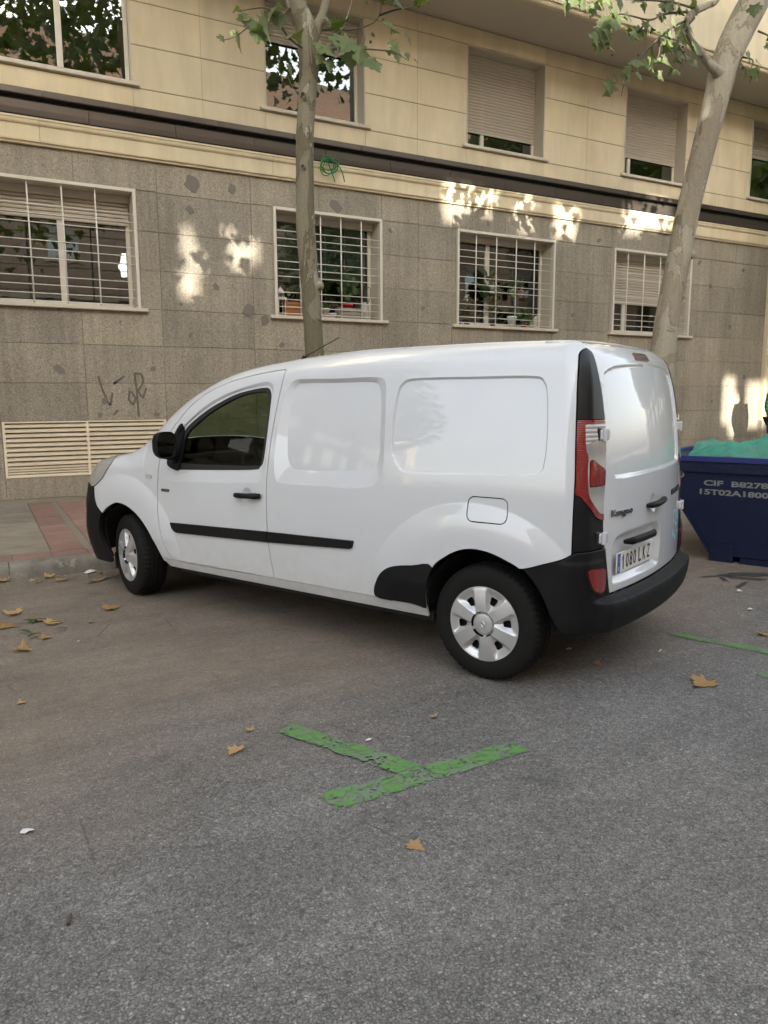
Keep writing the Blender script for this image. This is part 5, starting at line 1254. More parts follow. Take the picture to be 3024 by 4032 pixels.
for k, pts in enumerate(tw2):
    P = smooth_path(pts, 5); MB().tube(P, list(np.linspace(.016, .003, len(P))), 6).build('branch', MAT['twig'], t2, True)
rd = random.Random(12)
for pts, n in zip(tw2, (17, 20, 24, 13, 7, 4, 5, 8, 8)):
    P = catmull(pts, 12, False); ks = sorted(rd.random()**.55 for _ in range(n))
    for u in ks:
        q = P[min(int(u*(len(P)-1)), len(P)-1)]; s = rd.uniform(.10, .20)
        leaf_at(t2, (q[0]+rd.gauss(0, .06), q[1]+rd.gauss(0, .08), q[2]+rd.uniform(-.06, .10)), s, (math.radians(rd.uniform(-130, -70)), math.radians(rd.uniform(-35, 35)), math.radians(rd.uniform(-30, 70))))
for p in ((6.72, 7.0, 5.48), (6.78, 7.0, 5.42), (8.16, 7.2, 5.86), (8.18, 7.2, 5.8), (7.3, 7.1, 5.56), (7.9, 7.2, 5.9)): link('seed_ball', ballm, t2, p)
crown(t2, [((10.5, 6.6, 10.4), 2.4), ((9.0, 6.2, 10.6), 2.3), ((12.4, 6.2, 10.6), 2.3), ((8.0, 4.6, 10.2), 2.0), ((7.0, 6.4, 10.4), 2.0)], 1300, MAT['leaf'], 4, [(7.3, 8.45, 4.5, 5.2, 5.6, 66), (8.8, 9.5, 4.55, 5.2, 5.6, 40), (9.75, 10.4, 4.5, 5.15, 5.6, 40), (11.5, 12.9, 4.75, 5.5, 5.6, 74)])
# ------------------------------------------------------------------ opposite side of the street (behind the camera): brick block
t = NT('sand_brick'); p = t.pos(); br = t.node('ShaderNodeTexBrick'); t.l.new(t.mp(p, rot=(math.pi/2, 0, 0)), br.inputs['Vector'])
br.inputs['Color1'].default_value = (.50, .30, .19, 1); br.inputs['Color2'].default_value = (.58, .36, .23, 1); br.inputs['Mortar'].default_value = (.45, .40, .33, 1); br.inputs['Scale'].default_value = 1
br.inputs['Brick Width'].default_value = .25; br.inputs['Row Height'].default_value = .07; br.inputs['Mortar Size'].default_value = .008
MAT['brick'] = t.set(color=br.outputs['Color'], rough=.85)
opp = empty('apartment_building', (0, -16, 0), label='sand coloured brick apartment block across the street, seen in the window reflections', cat='building'); opp.location = (0, 0, 0)
beam_holes = []  # openings added in the wall to let sun beams onto the facade
s_ = 27.52/.88
for (xa, xb, za_, zb_) in ((2.76, 2.98, 3.62, 4.05), (2.86, 3.14, 3.40, 3.72), (2.72, 3.02, 3.02, 3.46), (3.40, 3.60, 3.85, 4.14), (3.48, 3.80, 3.46, 3.90), (3.76, 3.98, 3.6, 4.0), (7.3, 7.8, 4.55, 5.2), (7.75, 8.45, 4.72, 5.22), (8.8, 9.4, 4.55, 5.15), (9.75, 10.4, 4.5, 5.1), (11.5, 12.2, 4.75, 5.4), (12.15, 12.9, 4.9, 5.55), (14.85, 15.3, .9, 2.0), (15.1, 15.5, .6, 1.6), (15.65, 16.3, .8, 1.9)):
    beam_holes.append((xa-.26*s_, xb-.26*s_, za_+.21*s_, zb_+.21*s_))
rects = [(-70, 80, 0, 15.9)]
for h_ in beam_holes: rects = cut(rects, h_)
m = MB()
for a, b, c, d in rects: m.box(a, b, -16.3, -16, c, d)
m.build('brick_wall', MAT['brick'], opp)
MB().box(-8, 34, -20, -19, 15.0, 19.4).build('added_attic', MAT['brick'], opp)  # added block that puts brick into the upper window reflections
wmesh = MB().box(-.75, .75, -15.99, -15.97, 0, 1.5).mesh('window', MAT['glass']); bmesh_ = MB().box(-.8, .8, -15.985, -15.94, 0, .6).mesh('shutter', MAT['slat'])
pm = MB().box(-.88, .88, -16, -15.9, -.1, 0).mesh('sill', MAT['cream'])
for fl in range(4):
    for k in range(-12, 16):
        x = k*3.4+.7; z = 1.6+fl*3.2
        if any(h_[0]-1 < x < h_[1]+1 and h_[2]-1.7 < z < h_[3]+.2 for h_ in beam_holes): continue
        w_ = link('window', wmesh, opp, (x, 0, z)); link('sill', pm, w_); link('shutter', bmesh_, w_, (0, 0, .9))
for fl in range(5): MB().box(-70, 80, -16, -15.75, 3.9+fl*3.2-.9, 3.9+fl*3.2-.75).build('floor_band', MAT['cream'], opp) if fl not in (2, 3) else None
# ------------------------------------------------------------------ blue builder's skip
ang = math.radians(114); ud = Vector((-math.cos(ang), -math.sin(ang), 0)); nd = Vector((-math.sin(ang), math.cos(ang), 0))
if nd.x > 0: nd = -nd
skip = empty('builders_skip', (5.88, 4.62, 0), label='dark blue steel rubble skip with stencilled numbers behind the van', cat='skip')
skip.matrix_world = Matrix(((ud.x, nd.x, 0, 5.88), (ud.y, nd.y, 0, 4.62), (0, 0, 1, 0), (0, 0, 0, 1))) if ud.cross(nd).z > 0 else Matrix(((ud.x, -nd.x, 0, 5.88), (ud.y, -nd.y, 0, 4.62), (0, 0, 1, 0), (0, 0, 0, 1)))
SGN = 1 if ud.cross(nd).z > 0 else -1      # local y * SGN points out of the visible face
t = NT('skip_blue_paint'); p = t.pos(True); n = t.noise(p, 3, 5, .7); sc3 = t.ramp(t.noise(t.mp(p, (1, 1, 7), rot=(0, .5, 0)), 16, 5, .75), [(.58, 0), (.68, 1)]); ru = t.ramp(t.noise(p, 7, 6, .75), [(.62, 0), (.70, 1)])
c = t.mix((.0025, .006, .026), (.005, .012, .048), n); c = t.mix(c, (.18, .19, .22), t.math('MULTIPLY', sc3, .22)); c = t.mix(c, (.07, .035, .02), t.math('MULTIPLY', ru, .30))
MAT['skip'] = t.set(color=c, rough=.42, spec=.45, normal=t.bump(t.noise(p, 4, 4), .25, .02))
t = NT('skip_rim_blue'); p = t.pos(True); sc3 = t.ramp(t.noise(t.mp(p, (6, 6, 6)), 5, 6, .8), [(.55, 0), (.65, 1)])
MAT['skiprim'] = t.set(color=t.mix((.020, .028, .15), (.02, .02, .035), t.math('MULTIPLY', sc3, .8)), rough=.45)
Y = lambda y: y*SGN
W_ = 1.75; L0, L1, T0, T1, HT = .03, 2.45, -.56, 3.05, .93
def quad_prism(mm, poly, y0, y1):
    n = len(poly); v = [(x, Y(y0), z) for x, z in poly]+[(x, Y(y1), z) for x, z in poly]; f = [(i, (i+1) % n, n+(i+1) % n, n+i) for i in range(n)]+[tuple(range(n))[::-1], tuple(range(n, 2*n))]
    mm.add(v, f); return mm
sb = MB(); sidep = [(L0, .06), (L1, .06), (T1, HT), (T0, HT)]
quad_prism(sb, sidep, 0, -.03); quad_prism(sb, sidep, -W_, -W_+.03)
for (xa, xb) in ((L0, T0), (L1, T1)):
    d_ = .03 if xa == L0 else -.03
    sb.add([(xa, 0, .06), (xa, Y(-W_), .06), (xb, Y(-W_), HT), (xb, 0, HT), (xa+d_, 0, .06), (xa+d_, Y(-W_), .06), (xb+d_, Y(-W_), HT), (xb+d_, 0, HT)], [(0, 1, 2, 3), (7, 6, 5, 4)])
sb.add([(L0, 0, .06), (L1, 0, .06), (L1, Y(-W_), .06), (L0, Y(-W_), .06)], [(0, 1, 2, 3)])
sb.build('hull', MAT['skip'], skip)
rm = MB()
for y in (.03, -W_-.03): quad_prism(rm, [(T0-.04, HT-.11), (T1+.04, HT-.11), (T1+.04, HT-.015), (T0-.04, HT-.015)], y, y-.05 if y > 0 else y+.05)
rm.build('rim', MAT['skip'], skip)
rb_ = MB()
for y in (.045, -W_+.02): quad_prism(rb_, [(T0-.05, HT-.012), (T1+.05, HT-.012), (T1+.05, HT+.035), (T0-.05, HT+.035)], y, y-.065)
for x in (T0-.05, T1-.015): quad_prism(rb_, [(x, HT-.012), (x+.065, HT-.012), (x+.065, HT+.034), (x, HT+.034)], -.022, -W_+.022)
rb_.build('rim_tube', MAT['skiprim'], skip)
ft = MB()
for x in (.03, 2.2): quad_prism(ft, [(x, 0), (x+.21, 0), (x+.21, .165), (x, .165)], .012, -.25)
quad_prism(ft, [(.30, .0), (2.15, .0), (2.15, .055), (.30, .055)], .006, -.2); ft.build('skid', MAT['skip'], skip)
rib = MB(); quad_prism(rib, [(T0+.10, HT-.12), (T0+.13, HT-.12), (L0+.02, .08), (L0-.01, .08)], .02, -.001); quad_prism(rib, [(1.25, .06), (1.33, .06), (1.33, HT-.11), (1.25, HT-.11)], .04, -.001); rib.build('stiffener', MAT['skip'], skip)
MAT['stencil'] = plain('stencil_paint', (.20, .198, .19), .8, var=.6, sc=60)
def skip_text(s, x, z, w, h):
    v, f = text_mesh(s, 0, .035); v = fit(v, w, h); v[:, 0] += .0
    for ch in (0,): 
        q = [(x+a, Y(.0035), z+b) for a, b, c_ in v]; MB().add(q, f if SGN < 0 else f).build('stencil_lettering', MAT['stencil'], skip)
skip_text('CIF  B82785', -.055, .695, .60, .052); skip_text('15T02A18000', -.085, .612, .64, .052); skip_text('D', -.29, .755, .06, .065)
# rubble load under a green debris net
rub = MB(); rd = random.Random(5)
nx_, ny_ = 46, 24
hgt = lambda u, w: .925+.10*math.sin(u*3.1)*math.sin(w*2.2)+.11*math.sin(math.pi*min(max((u+.5)/3.5, 0), 1))*math.sin(math.pi*w/W_)
V = []
for i in range(nx_+1):
    for j in range(ny_+1):
        u, w = T0+.03+(T1-T0-.06)*i/nx_, W_*j/ny_; V.append((u, Y(-w*.94-.05), hgt(u, w)-.03+rd.uniform(-.035, .035)))
rub.add(V, [(i*(ny_+1)+j, (i+1)*(ny_+1)+j, (i+1)*(ny_+1)+j+1, i*(ny_+1)+j+1) for i in range(nx_) for j in range(ny_)])
MAT['rubble'] = plain('rubble', (.22, .17, .12), .95, var=.6, sc=14, bump=.6, bsc=30)
tag(rub.build('rubble_load', MAT['rubble']), 'heap of brown rubble filling the blue skip under the net', 'rubble').matrix_world = skip.matrix_world
t = NT('green_debris_net'); p = t.pos(True); n = t.noise(p, 6, 4); t.set(color=t.mix((.035, .27, .19), (.12, .46, .35), n), rough=.7)
tp = t.node('ShaderNodeBsdfTransparent'); tl = t.node('ShaderNodeBsdfTranslucent'); tl.inputs[0].default_value = (.12, .5, .36, 1); m1_ = t.node('ShaderNodeMixShader'); m1_.inputs[0].default_value = .3; m2_ = t.node('ShaderNodeMixShader')
t.l.new(t.b.outputs[0], m1_.inputs[1]); t.l.new(tl.outputs[0], m1_.inputs[2]); t.l.new(t.ramp(n, [(.35, .18), (.7, .5)]), m2_.inputs[0]); t.l.new(m1_.outputs[0], m2_.inputs[1]); t.l.new(tp.outputs[0], m2_.inputs[2]); t.l.new(m2_.outputs[0], t.n['Material Output'].inputs[0])
MAT['net'] = t.m
nt_ = MB(); V = []; nx_, ny_ = 90, 40
for i in range(nx_+1):
    for j in range(ny_+1):
        u, w = T0+.06+(T1-T0-.06)*i/nx_, W_*(j/ny_)*.98-.0
        wr = .030*math.sin(u*9+w*4)+.024*math.sin(u*19-w*11)+.018*math.sin(w*27+u*7)+.010*math.sin(u*47+w*13)
        e = .055*math.exp(-w/.10)
        V.append((u, Y(-w*.95-.03+.02*math.sin(u*7)), hgt(u, w)+.045+wr-e))
nt_.add(V, [(i*(ny_+1)+j, (i+1)*(ny_+1)+j, (i+1)*(ny_+1)+j+1, i*(ny_+1)+j+1) for i in range(nx_) for j in range(ny_)])
V = []                       # loose end hanging off the sloping end of the skip
for i in range(13):
    for j in range(9):
        u = i/12; w = j/8; z = .95-.86*u; xs_ = T0+(L0-T0)*(HT-z)/(HT-.06)-.02-.05*math.sin(u*3)-.06*math.sin(math.pi*u)*w
        V.append((xs_, Y(-.30-.35*w-.05*math.sin(u*5)), z-.03*w*math.sin(u*9)))
nt_.add(V, [(i*9+j, (i+1)*9+j, (i+1)*9+j+1, i*9+j+1) for i in range(12) for j in range(8)])
no = nt_.build('debris_net', MAT['net'], None, True); no.matrix_world = skip.matrix_world; tag(no, 'green debris net spread over the rubble in the skip', 'net')
# ------------------------------------------------------------------ person in a green padded jacket at the right edge
def skinned(name, pts, edges, rads, mat, parent=None, root=0, sub=2):
    me = bpy.data.meshes.new(name); me.from_pydata(pts, edges, []); me.materials.append(mat); o = link(name, me, parent)
    o.modifiers.new('skin', 'SKIN')
    for i, r in enumerate(rads):
        me.skin_vertices[0].data[i].radius = (r, r) if not hasattr(r, '__len__') else r
    me.skin_vertices[0].data[root].use_root = True
    for pl in me.polygons: pl.use_smooth = True
    s_ = o.modifiers.new('sub', 'SUBSURF'); s_.levels = sub; s_.render_levels = sub
    o.modifiers['skin'].use_smooth_shade = True
    return o
MAT['skin'] = plain('skin', (.42, .25, .17), .55, var=.08); MAT['hair'] = plain('dark_hair', (.02, .014, .01), .6)
t = NT('green_padded_jacket'); p = t.pos(True); z = t.sep(p)[2]; w = t.math('ABSOLUTE', t.math('SINE', t.math('MULTIPLY', z, 42)))
MAT['jacket'] = t.set(color=t.mix((.006, .045, .030), (.012, .075, .05), w), rough=.4, normal=t.bump(t.math('ADD', t.math('POWER', w, .4), t.math('MULTIPLY', t.noise(p, 30, 3), .3)), .9, .02))
MAT['trouser'] = plain('dark_trousers', (.02, .022, .03), .85)
MAT['shoe'] = plain('shoe_leather', (.015, .013, .012), .5)
px0, py0 = 15.24, 10.45
B = [(0, 0, .93), (0, 0, 1.12), (0, .01, 1.32), (0, 0, 1.43), (0, -.01, 1.50), (0, -.02, 1.57), (0, -.03, 1.64), (0, -.02, 1.70),
     (-.17, 0, 1.40), (-.235, .01, 1.14), (-.225, -.10, .93), (-.215, -.14, .86), (.17, 0, 1.40), (.235, .01, 1.14), (.225, -.08, .92), (.215, -.11, .85),
     (-.09, 0, .86), (-.10, -.01, .48), (-.10, .03, .10), (-.105, -.10, .045), (.09, 0, .86), (.11, .02, .48), (.11, .05, .10), (.12, -.08, .045)]
E_ = [(0, 1), (1, 2), (2, 3), (3, 4), (4, 5), (5, 6), (6, 7), (3, 8), (8, 9), (9, 10), (10, 11), (3, 12), (12, 13), (13, 14), (14, 15), (0, 16), (16, 17), (17, 18), (18, 19), (0, 20), (20, 21), (21, 22), (22, 23)]
Rr_ = [(.15, .11), (.13, .10), (.16, .11), (.10, .08), .052, .062, .085, .065, .055, .043, .030, .036, .055, .043, .030, .036, .085, .058, .042, .04, .085, .058, .042, .04]
per = skinned('person', [(x+px0, y+py0, z+.13) for x, y, z in B], E_, Rr_, MAT['skin'])
tag(per, 'person in a dark green padded jacket standing at the right edge', 'person')
fin = []
for sx in (-1, 1):
    hx_, hy, hz = sx*.215, -.14 if sx < 0 else -.11, .86
    fp = [(hx_+px0, hy+py0, hz+.10)]; fe = []; fr_ = [.026]
    for k in range(4):
        b = len(fp); L = (.062, .072, .066, .050)[k]; dy = -.024+.016*k
        fp += [(hx_+px0, hy+py0+dy, hz+.075), (hx_+px0-sx*.004, hy+py0+dy*1.1-.006, hz+.075-L*.5), (hx_+px0-sx*.018, hy+py0+dy*1.1-.012, hz+.075-L)]; fe += [(0, b), (b, b+1), (b+1, b+2)]; fr_ += [.0095, .0085, .0075]
    b = len(fp); fp += [(hx_+px0-sx*.012, hy+py0-.034, hz+.098), (hx_+px0-sx*.018, hy+py0-.048, hz+.068)]; fe += [(0, b), (b, b+1)]; fr_ += [.0105, .0085]
    skinned('hand', fp, fe, fr_, MAT['skin'], per, 0, 1)
J = [0, 1, 2, 3, 8, 9, 10, 12, 13, 14]; jm = {k: i for i, k in enumerate(J)}
jp = [(B[k][0]+px0, B[k][1]+py0, B[k][2]+.13) for k in J]; jp[0] = (px0, py0, .80+.13)
skinned('jacket', jp, [(jm[a], jm[b]) for a, b in E_ if a in jm and b in jm], [(.20, .15), (.185, .145), (.19, .145), (.11, .09), .088, .080, .062, .088, .080, .062], MAT['jacket'], per)
K = [0, 16, 17, 18, 20, 21, 22]; km = {k: i for i, k in enumerate(K)}
skinned('trousers', [(B[k][0]+px0, B[k][1]+py0, B[k][2]+.13) for k in K], [(km[a], km[b]) for a, b in E_ if a in km and b in km], [(.16, .12), .10, .075, .065, .10, .075, .065], MAT['trouser'], per)
for a in (18, 22):
    q = B[a]; skinned('shoe', [(q[0]+px0, q[1]+py0+.03, .175), (q[0]+px0, q[1]+py0-.08, .168), (q[0]+px0, q[1]+py0-.16, .162)], [(0, 1), (1, 2)], [.045, .045, .038], MAT['shoe'], per)
skinned('hair', [(px0, py0+.02, 1.60+.13), (px0, py0+.015, 1.70+.13), (px0, py0-.03, 1.735+.13)], [(0, 1), (1, 2)], [.085, .088, .07], MAT['hair'], per)
hf = MB()
for sx in (-1, 1): hf.lathe([(0, .008), (.010, .004), (.012, 0)], 8, (px0+sx*.032, py0-.112, 1.655+.13), 'y')
hf.tube([(px0, py0-.11, 1.66+.13), (px0, py0-.135, 1.625+.13)], [.009, .014], 8); hf.tube([(px0-.022, py0-.108, 1.592+.13), (px0+.022, py0-.108, 1.592+.13)], .005, 6)
hf.build('face_features', MAT['skin'], per, True)
# ------------------------------------------------------------------ fallen leaves and litter
def fallen(x, y, s, lab, k=0, me=None, tilt=.10):
    o = link('fallen_leaf', me or DRY[k % len(DRY)], None, (x, y, (.004+.02*s)), (random.uniform(-tilt, tilt), random.uniform(-tilt, tilt), random.uniform(0, 6.28))); o.scale = (s*random.uniform(.6, 1.05), s, s*random.uniform(.7, 1.2))
    tag(o, lab, 'leaf', 'fallen leaves on the road'); return o
FL = [(.703, 5.565, .125, 'curled tan leaf lying alone left of the front tyre'), (.149, 5.754, .12, 'uppermost tan leaf of the scatter at the left edge'), (.102, 5.50, .14, 'large tan leaf nearest the left edge below the kerb'), (.236, 5.52, .075, 'small round orange leaf among the green scraps at left'),
      (.30, 5.40, .12, 'pale tan leaf right of the green scraps at left'), (.134, 4.847, .15, 'big flat tan leaf on the bare asphalt at lower left'), (.251, 5.062, .07, 'small tan leaf below the green scraps at left'), (.533, 6.714, .10, 'ribbed orange leaf lying before the kerb stone'),
      (.441, 6.83, .11, 'tan leaf touching the kerb face, beside the ribbed orange one'), (.30, 6.80, .06, 'tiny reddish leaf below the kerb at left'), (.10, 6.84, .12, 'tan leaf resting against the kerb at the left edge'), (.36, 6.72, .05, 'small rusty leaf between the kerb leaves'), (.738, 6.52, .12, 'upturned tan leaf beside the wet trickle'), (.82, 6.80, .07, 'small brown leaf just left of the front tyre'),
      (.89, 3.008, .085, 'orange leaf left of the green T mark'), (3.314, 2.547, .14, 'large pointed tan leaf in front of the rear right green stripe'), (1.189, 2.04, .065, 'crumpled brown leaf below the green T mark'), (.996, 3.138, .04, 'tiny tan leaf scrap above the orange one by the T mark'), (1.792, 2.859, .045, 'tiny orange leaf scrap below the rear tyre'),
      (.088, 3.991, .05, 'small pale leaf alone at the left edge, mid road'), (4.283, 2.898, .08, 'orange leaf cut by the right edge near the green stripe'), (4.638, 3.978, .06, 'small orange leaf behind the rear bumper'), (3.0, 3.05, .06, 'dull brown leaf in the shade below the rear bumper'), (.56, 5.30, .05, 'tiny tan leaf right of the left scatter')]
for k, (x, y, s, lab) in enumerate(FL): fallen(x, y, s, lab, k)
ev = []
for k in range(7):
    v = []; n = 8
    for i in range(n+1):
        u = i/n; w = .17*math.sin(math.pi*u)**.8; v += [(-w, u, .08*math.sin(u*3)+.10*w), (w, u, .08*math.sin(u*3)+.05)]
    ev.append((v, [(2*i, 2*i+1, 2*i+3, 2*i+2) for i in range(n)]))
GLm = mkmesh('green_leaf_scrap', *ev[0], MAT['leaf_small'], True)
for k, (x, y, s, a, lab) in enumerate([(.22, 5.44, .09, .3, 'leftmost green leaf scrap in the scatter at left'), (.26, 5.47, .10, 1.2, 'upright green leaf scrap beside the small round leaf'), (.31, 5.50, .11, 2.0, 'long green leaf scrap pointing to the kerb'), (.40, 5.37, .08, 1.6, 'thin green sprig right of the pale tan leaf'), (.20, 5.22, .09, .9, 'dark green leaf scrap, left of the lower pair'), (.26, 5.16, .12, 2.3, 'dark green leaf scrap, right of the lower pair'), (.42, 5.20, .07, 1.4, 'thin green stalk below the sprig')]):
    o = link('leaf_scrap', GLm, None, (x, y, .01), (.1, .1, a)); o.scale = (s*.8, s, s); tag(o, lab, 'leaf', 'green leaf scraps')
def scrap(x, y, s, lab, mat):
    rd = random.Random(int(x*100)); v = []; n = 9
    for i in range(n): a = 2*math.pi*i/n; r = s*rd.uniform(.6, 1.1); v.append((r*math.cos(a), r*math.sin(a)*.6, rd.uniform(.0, .3)*s))
    v.append((0, 0, s*.45)); f = [(i, (i+1) % n, n) for i in range(n)]
    tag(MB().add(v, f).build('paper_scrap', mat, None, False, (x, y, .005)), lab, 'litter', 'paper scraps on the road')
MAT['paper'] = plain('paper', (.62, .60, .55), .8); MAT['butt'] = plain('cigarette_paper', (.66, .55, .38), .7)
scrap(.016+.03, 2.741, .028, 'white paper scrap at the left edge of the road', MAT['paper']); scrap(.767, 6.88, .06, 'pale crumpled paper at the foot of the kerb', MAT['paper']); scrap(4.74, 3.33, .03, 'white scrap right of the rear bumper', MAT['paper']); scrap(3.03, 3.30, .025, 'white scrap in the shade under the rear bumper', MAT['paper']); scrap(5.12, 3.70, .035, 'pale scrap before the wet streak', MAT['paper'])
scrap(1.42, 2.80, .02, 'white crumb above the green T mark stem', MAT['paper']); scrap(.45, 4.9, .012, 'white crumb on the dark asphalt left of the van', MAT['paper'])
tag(MB().tube([(3.46, 3.0, .008), (3.50, 3.02, .008)], .0042, 8).build('cigarette_butt', MAT['butt'], None, True), 'cigarette butt in front of the right green stripe', 'litter')
tag(MB().tube([(.12, 2.165, .007), (.13, 2.20, .009)], .006, 6).build('twig_piece', MAT['twig'], None, True), 'short brown twig on the near asphalt at lower left', 'twig')
# ------------------------------------------------------------------ hose coil hanging from the cornice
MAT['hose'] = plain('green_hose', (.02, .19, .055), .45, var=.15)
hm = MB(); hy = D-.16
for (cx, cz, ra, rb2, tl, ph) in ((5.15, 5.10, .15, .11, .25, 0), (5.13, 5.12, .13, .13, -.2, 1), (5.17, 5.13, .16, .07, .5, 2), (5.10, 5.08, .10, .13, -.5, 3)):
    pts = []
    for k in range(29):
        a = 2*math.pi*k/28+ph; u, w = ra*math.cos(a), rb2*math.sin(a)
        pts.append((cx+u*math.cos(tl)-w*math.sin(tl), hy-.01*ph+.02*math.sin(a+ph), cz+u*math.sin(tl)+w*math.cos(tl)))
    hm.tube(pts, .0085, 6)
hm.tube(smooth_path([(5.02, hy, 5.19), (5.18, hy-.03, 5.20), (5.30, hy-.02, 5.13), (5.37, hy-.02, 5.02), (5.41, hy-.01, 4.90)], 6), .0085, 6); hm.tube(smooth_path([(5.10, hy, 5.20), (5.15, hy-.03, 5.08), (5.20, hy-.03, 4.96), (5.24, hy-.01, 4.88)], 6), .0085, 6)
tag(hm.build('garden_hose', MAT['hose'], None, True), 'green hose knotted over the cornice beside the slender tree', 'hose')
# ------------------------------------------------------------------ pots and plants on the window sills
SZ = 2.806
POT = {}
def potmat(n, c, r=.5): 
    if n not in POT: POT[n] = plain(n, c, r)
    return POT[n]
def pot(name, x, y, z, r, h, mat, lab, cat='flower pot', taper=.75):
    e = empty(name, (x, y, z), label=lab, cat=cat); MB().lathe([(0, 0), (r*taper, 0), (r*.97, h*.82), (r*1.06, h*.82), (r*1.06, h), (r*.92, h), (r*.88, h*.9), (0, h*.88)], 18).build('pot', mat, e, True); return e
def foliage(parent, c, rad, n, ls, mat, seed=0, up=.4, flat=1.0):
    rd = random.Random(seed); v = []; f = []
    for _ in range(n):
        d = Vector((rd.gauss(0, 1), rd.gauss(0, 1), rd.gauss(0, .8)+up)).normalized(); p = Vector(c)+Vector((d.x*rad[0], d.y*rad[1], d.z*rad[2]))*rd.random()**.5
        rm_ = Matrix.Rotation(rd.uniform(0, 6.28), 3, 'Z') @ Matrix.Rotation(rd.uniform(.3, 1.9), 3, 'X'); s = ls*rd.uniform(.6, 1.2); b = len(v)
        for q in ((0, 0, 0), (.35, .3, .06), (.38, .62, .04), (0, 1, -.1), (-.38, .62, .04), (-.35, .3, .06)): v.append(tuple(p+rm_ @ (Vector(q)*s)))
        f += [(b, b+1, b+2, b+3), (b, b+3, b+4, b+5)]
    return link('foliage', mkmesh('foliage', v, f, mat, True), parent)
yb = D+.14
ln = empty('lantern', (4.40, yb, SZ), label='white lantern at the left end of the second barred sill', cat='lantern')
m = MB(); m.box(-.07, .07, -.07, .07, 0, .02); m.box(-.075, .075, -.075, .075, .27, .29)
for sx in (-.06, .06):
    for sy in (-.06, .06): m.box(sx-.008, sx+.008, sy-.008, sy+.008, .02, .27)
for k in range(6): m.box(-.07+.025*k, -.062+.025*k, -.005, .005, .29, .36)
m.lathe([(.075, .36), (.05, .40), (.012, .45), (0, .47)], 8); m.build('frame', MAT['bar'], ln)
pl = empty('planter_box', (4.76, yb, SZ), label='orange wooden planter box with a pink flower on the second sill', cat='planter'); wood = potmat('orange_wood', (.30, .12, .035))
m = MB()
for k in range(4): m.box(-.28, .28, -.085, -.065, .012+k*.056, .062+k*.056, .004)
for k in range(4): m.box(-.28, .28, .065, .085, .012+k*.056, .062+k*.056, .004)
for s2 in (-.30, .275): m.box(s2, s2+.025, -.09, .09, 0, .25, .004)
m.box(-.27, .27, -.064, .064, .02, .2); m.build('box', wood, pl); foliage(pl, (-.02, 0, .30), (.27, .09, .16), 110, .075, MAT['leaf_small'], 1)
fl = MB(); fl.lathe([(0, .02), (.025, .012), (.03, 0), (0, -.01)], 8, (.14, -.06, .40)); fl.build('flower', potmat('pink_petal', (.55, .03, .12)), pl, True)
e = pot('succulent_pot', 5.16, yb, SZ, .085, .16, potmat('cream_ceramic', (.62, .56, .45)), 'cream pot with a small succulent right of the slender trunk'); foliage(e, (0, 0, .17), (.09, .09, .09), 60, .045, MAT['leaf_small'], 2)
e = pot('bowl', 5.30, yb, SZ, .075, .09, potmat('white_glaze', (.7, .69, .66), .25), 'white bowl between the succulent and the wooden crate', 'bowl')
cr = empty('wooden_crate', (5.60, yb, SZ), label='grey wooden crate holding a red pot on the second sill', cat='crate'); gw = potmat('grey_wood', (.27, .24, .20)); m = MB()
for k in range(3): m.box(-.20, .20, -.10, -.085, .008+k*.06, .060+k*.06, .003); m.box(-.20, .20, .085, .10, .008+k*.06, .060+k*.06, .003)
for s2 in (-.205, .19): m.box(s2, s2+.015, -.1, .1, 0, .19, .003)
m.build('slats', gw, cr)
e = pot('red_pot_plant', 5.58, yb, SZ+.10, .09, .15, potmat('red_pot', (.45, .02, .025), .3), 'red pot with a broad leaved plant standing in the crate'); foliage(e, (0, 0, .34), (.17, .09, .20), 44, .15, MAT['leaf_small'], 3)
vs_ = empty('glass_vase', (5.90, yb, SZ), label='pale round vase with a looped wire at the right of the second sill', cat='vase'); MB().lathe([(0, 0), (.05, .005), (.075, .07), (.08, .16), (.06, .25), (.035, .28), (.04, .30), (0, .29)], 18).build('vase', potmat('pale_vase', (.42, .40, .34), .25), vs_, True)
MB().tube(smooth_path([(0, 0, .28), (.03, 0, .45), (.07, 0, .55), (.12, 0, .52), (.11, 0, .38), (.04, 0, .22), (.05, -.06, .05)], 6), .005, 6).build('wire', MAT['ink'], vs_, True)
# third barred window
e = pot('orchid_pot', 7.99, yb, SZ, .06, .12, potmat('brown_pot', (.10, .05, .03)), 'brown pot with a white orchid at the left of the third sill'); foliage(e, (0, 0, .20), (.12, .07, .10), 40, .11, MAT['yleaf'], 4)
m = MB(); m.tube(smooth_path([(0, 0, .1), (.01, 0, .3), (-.02, 0, .44)], 5), .004, 6); m.build('stem', MAT['leaf_small'], e); foliage(e, (-.02, -.02, .46), (.05, .03, .07), 16, .06, potmat('white_petal', (.75, .74, .70)), 5)
e = pot('blue_cup', 7.82, yb-.02, SZ, .05, .11, potmat('blue_white_cup', (.10, .14, .35), .3), 'blue cup in the left corner of the third sill', 'cup')
e = pot('climber_pot', 8.58, yb, SZ, .07, .12, potmat('dark_pot', (.03, .028, .027)), 'dark pot with a tall variegated climber on the third sill'); foliage(e, (.02, .02, .52), (.14, .06, .46), 230, .075, MAT['yleaf'], 6, 0)
MB().tube([(0, .02, .05), (.03, .03, .95)], .006, 6).build('stake', MAT['twig'], e); foliage(e, (-.17, .04, .62), (.14, .05, .26), 16, .20, MAT['leaf_small'], 16, 0)
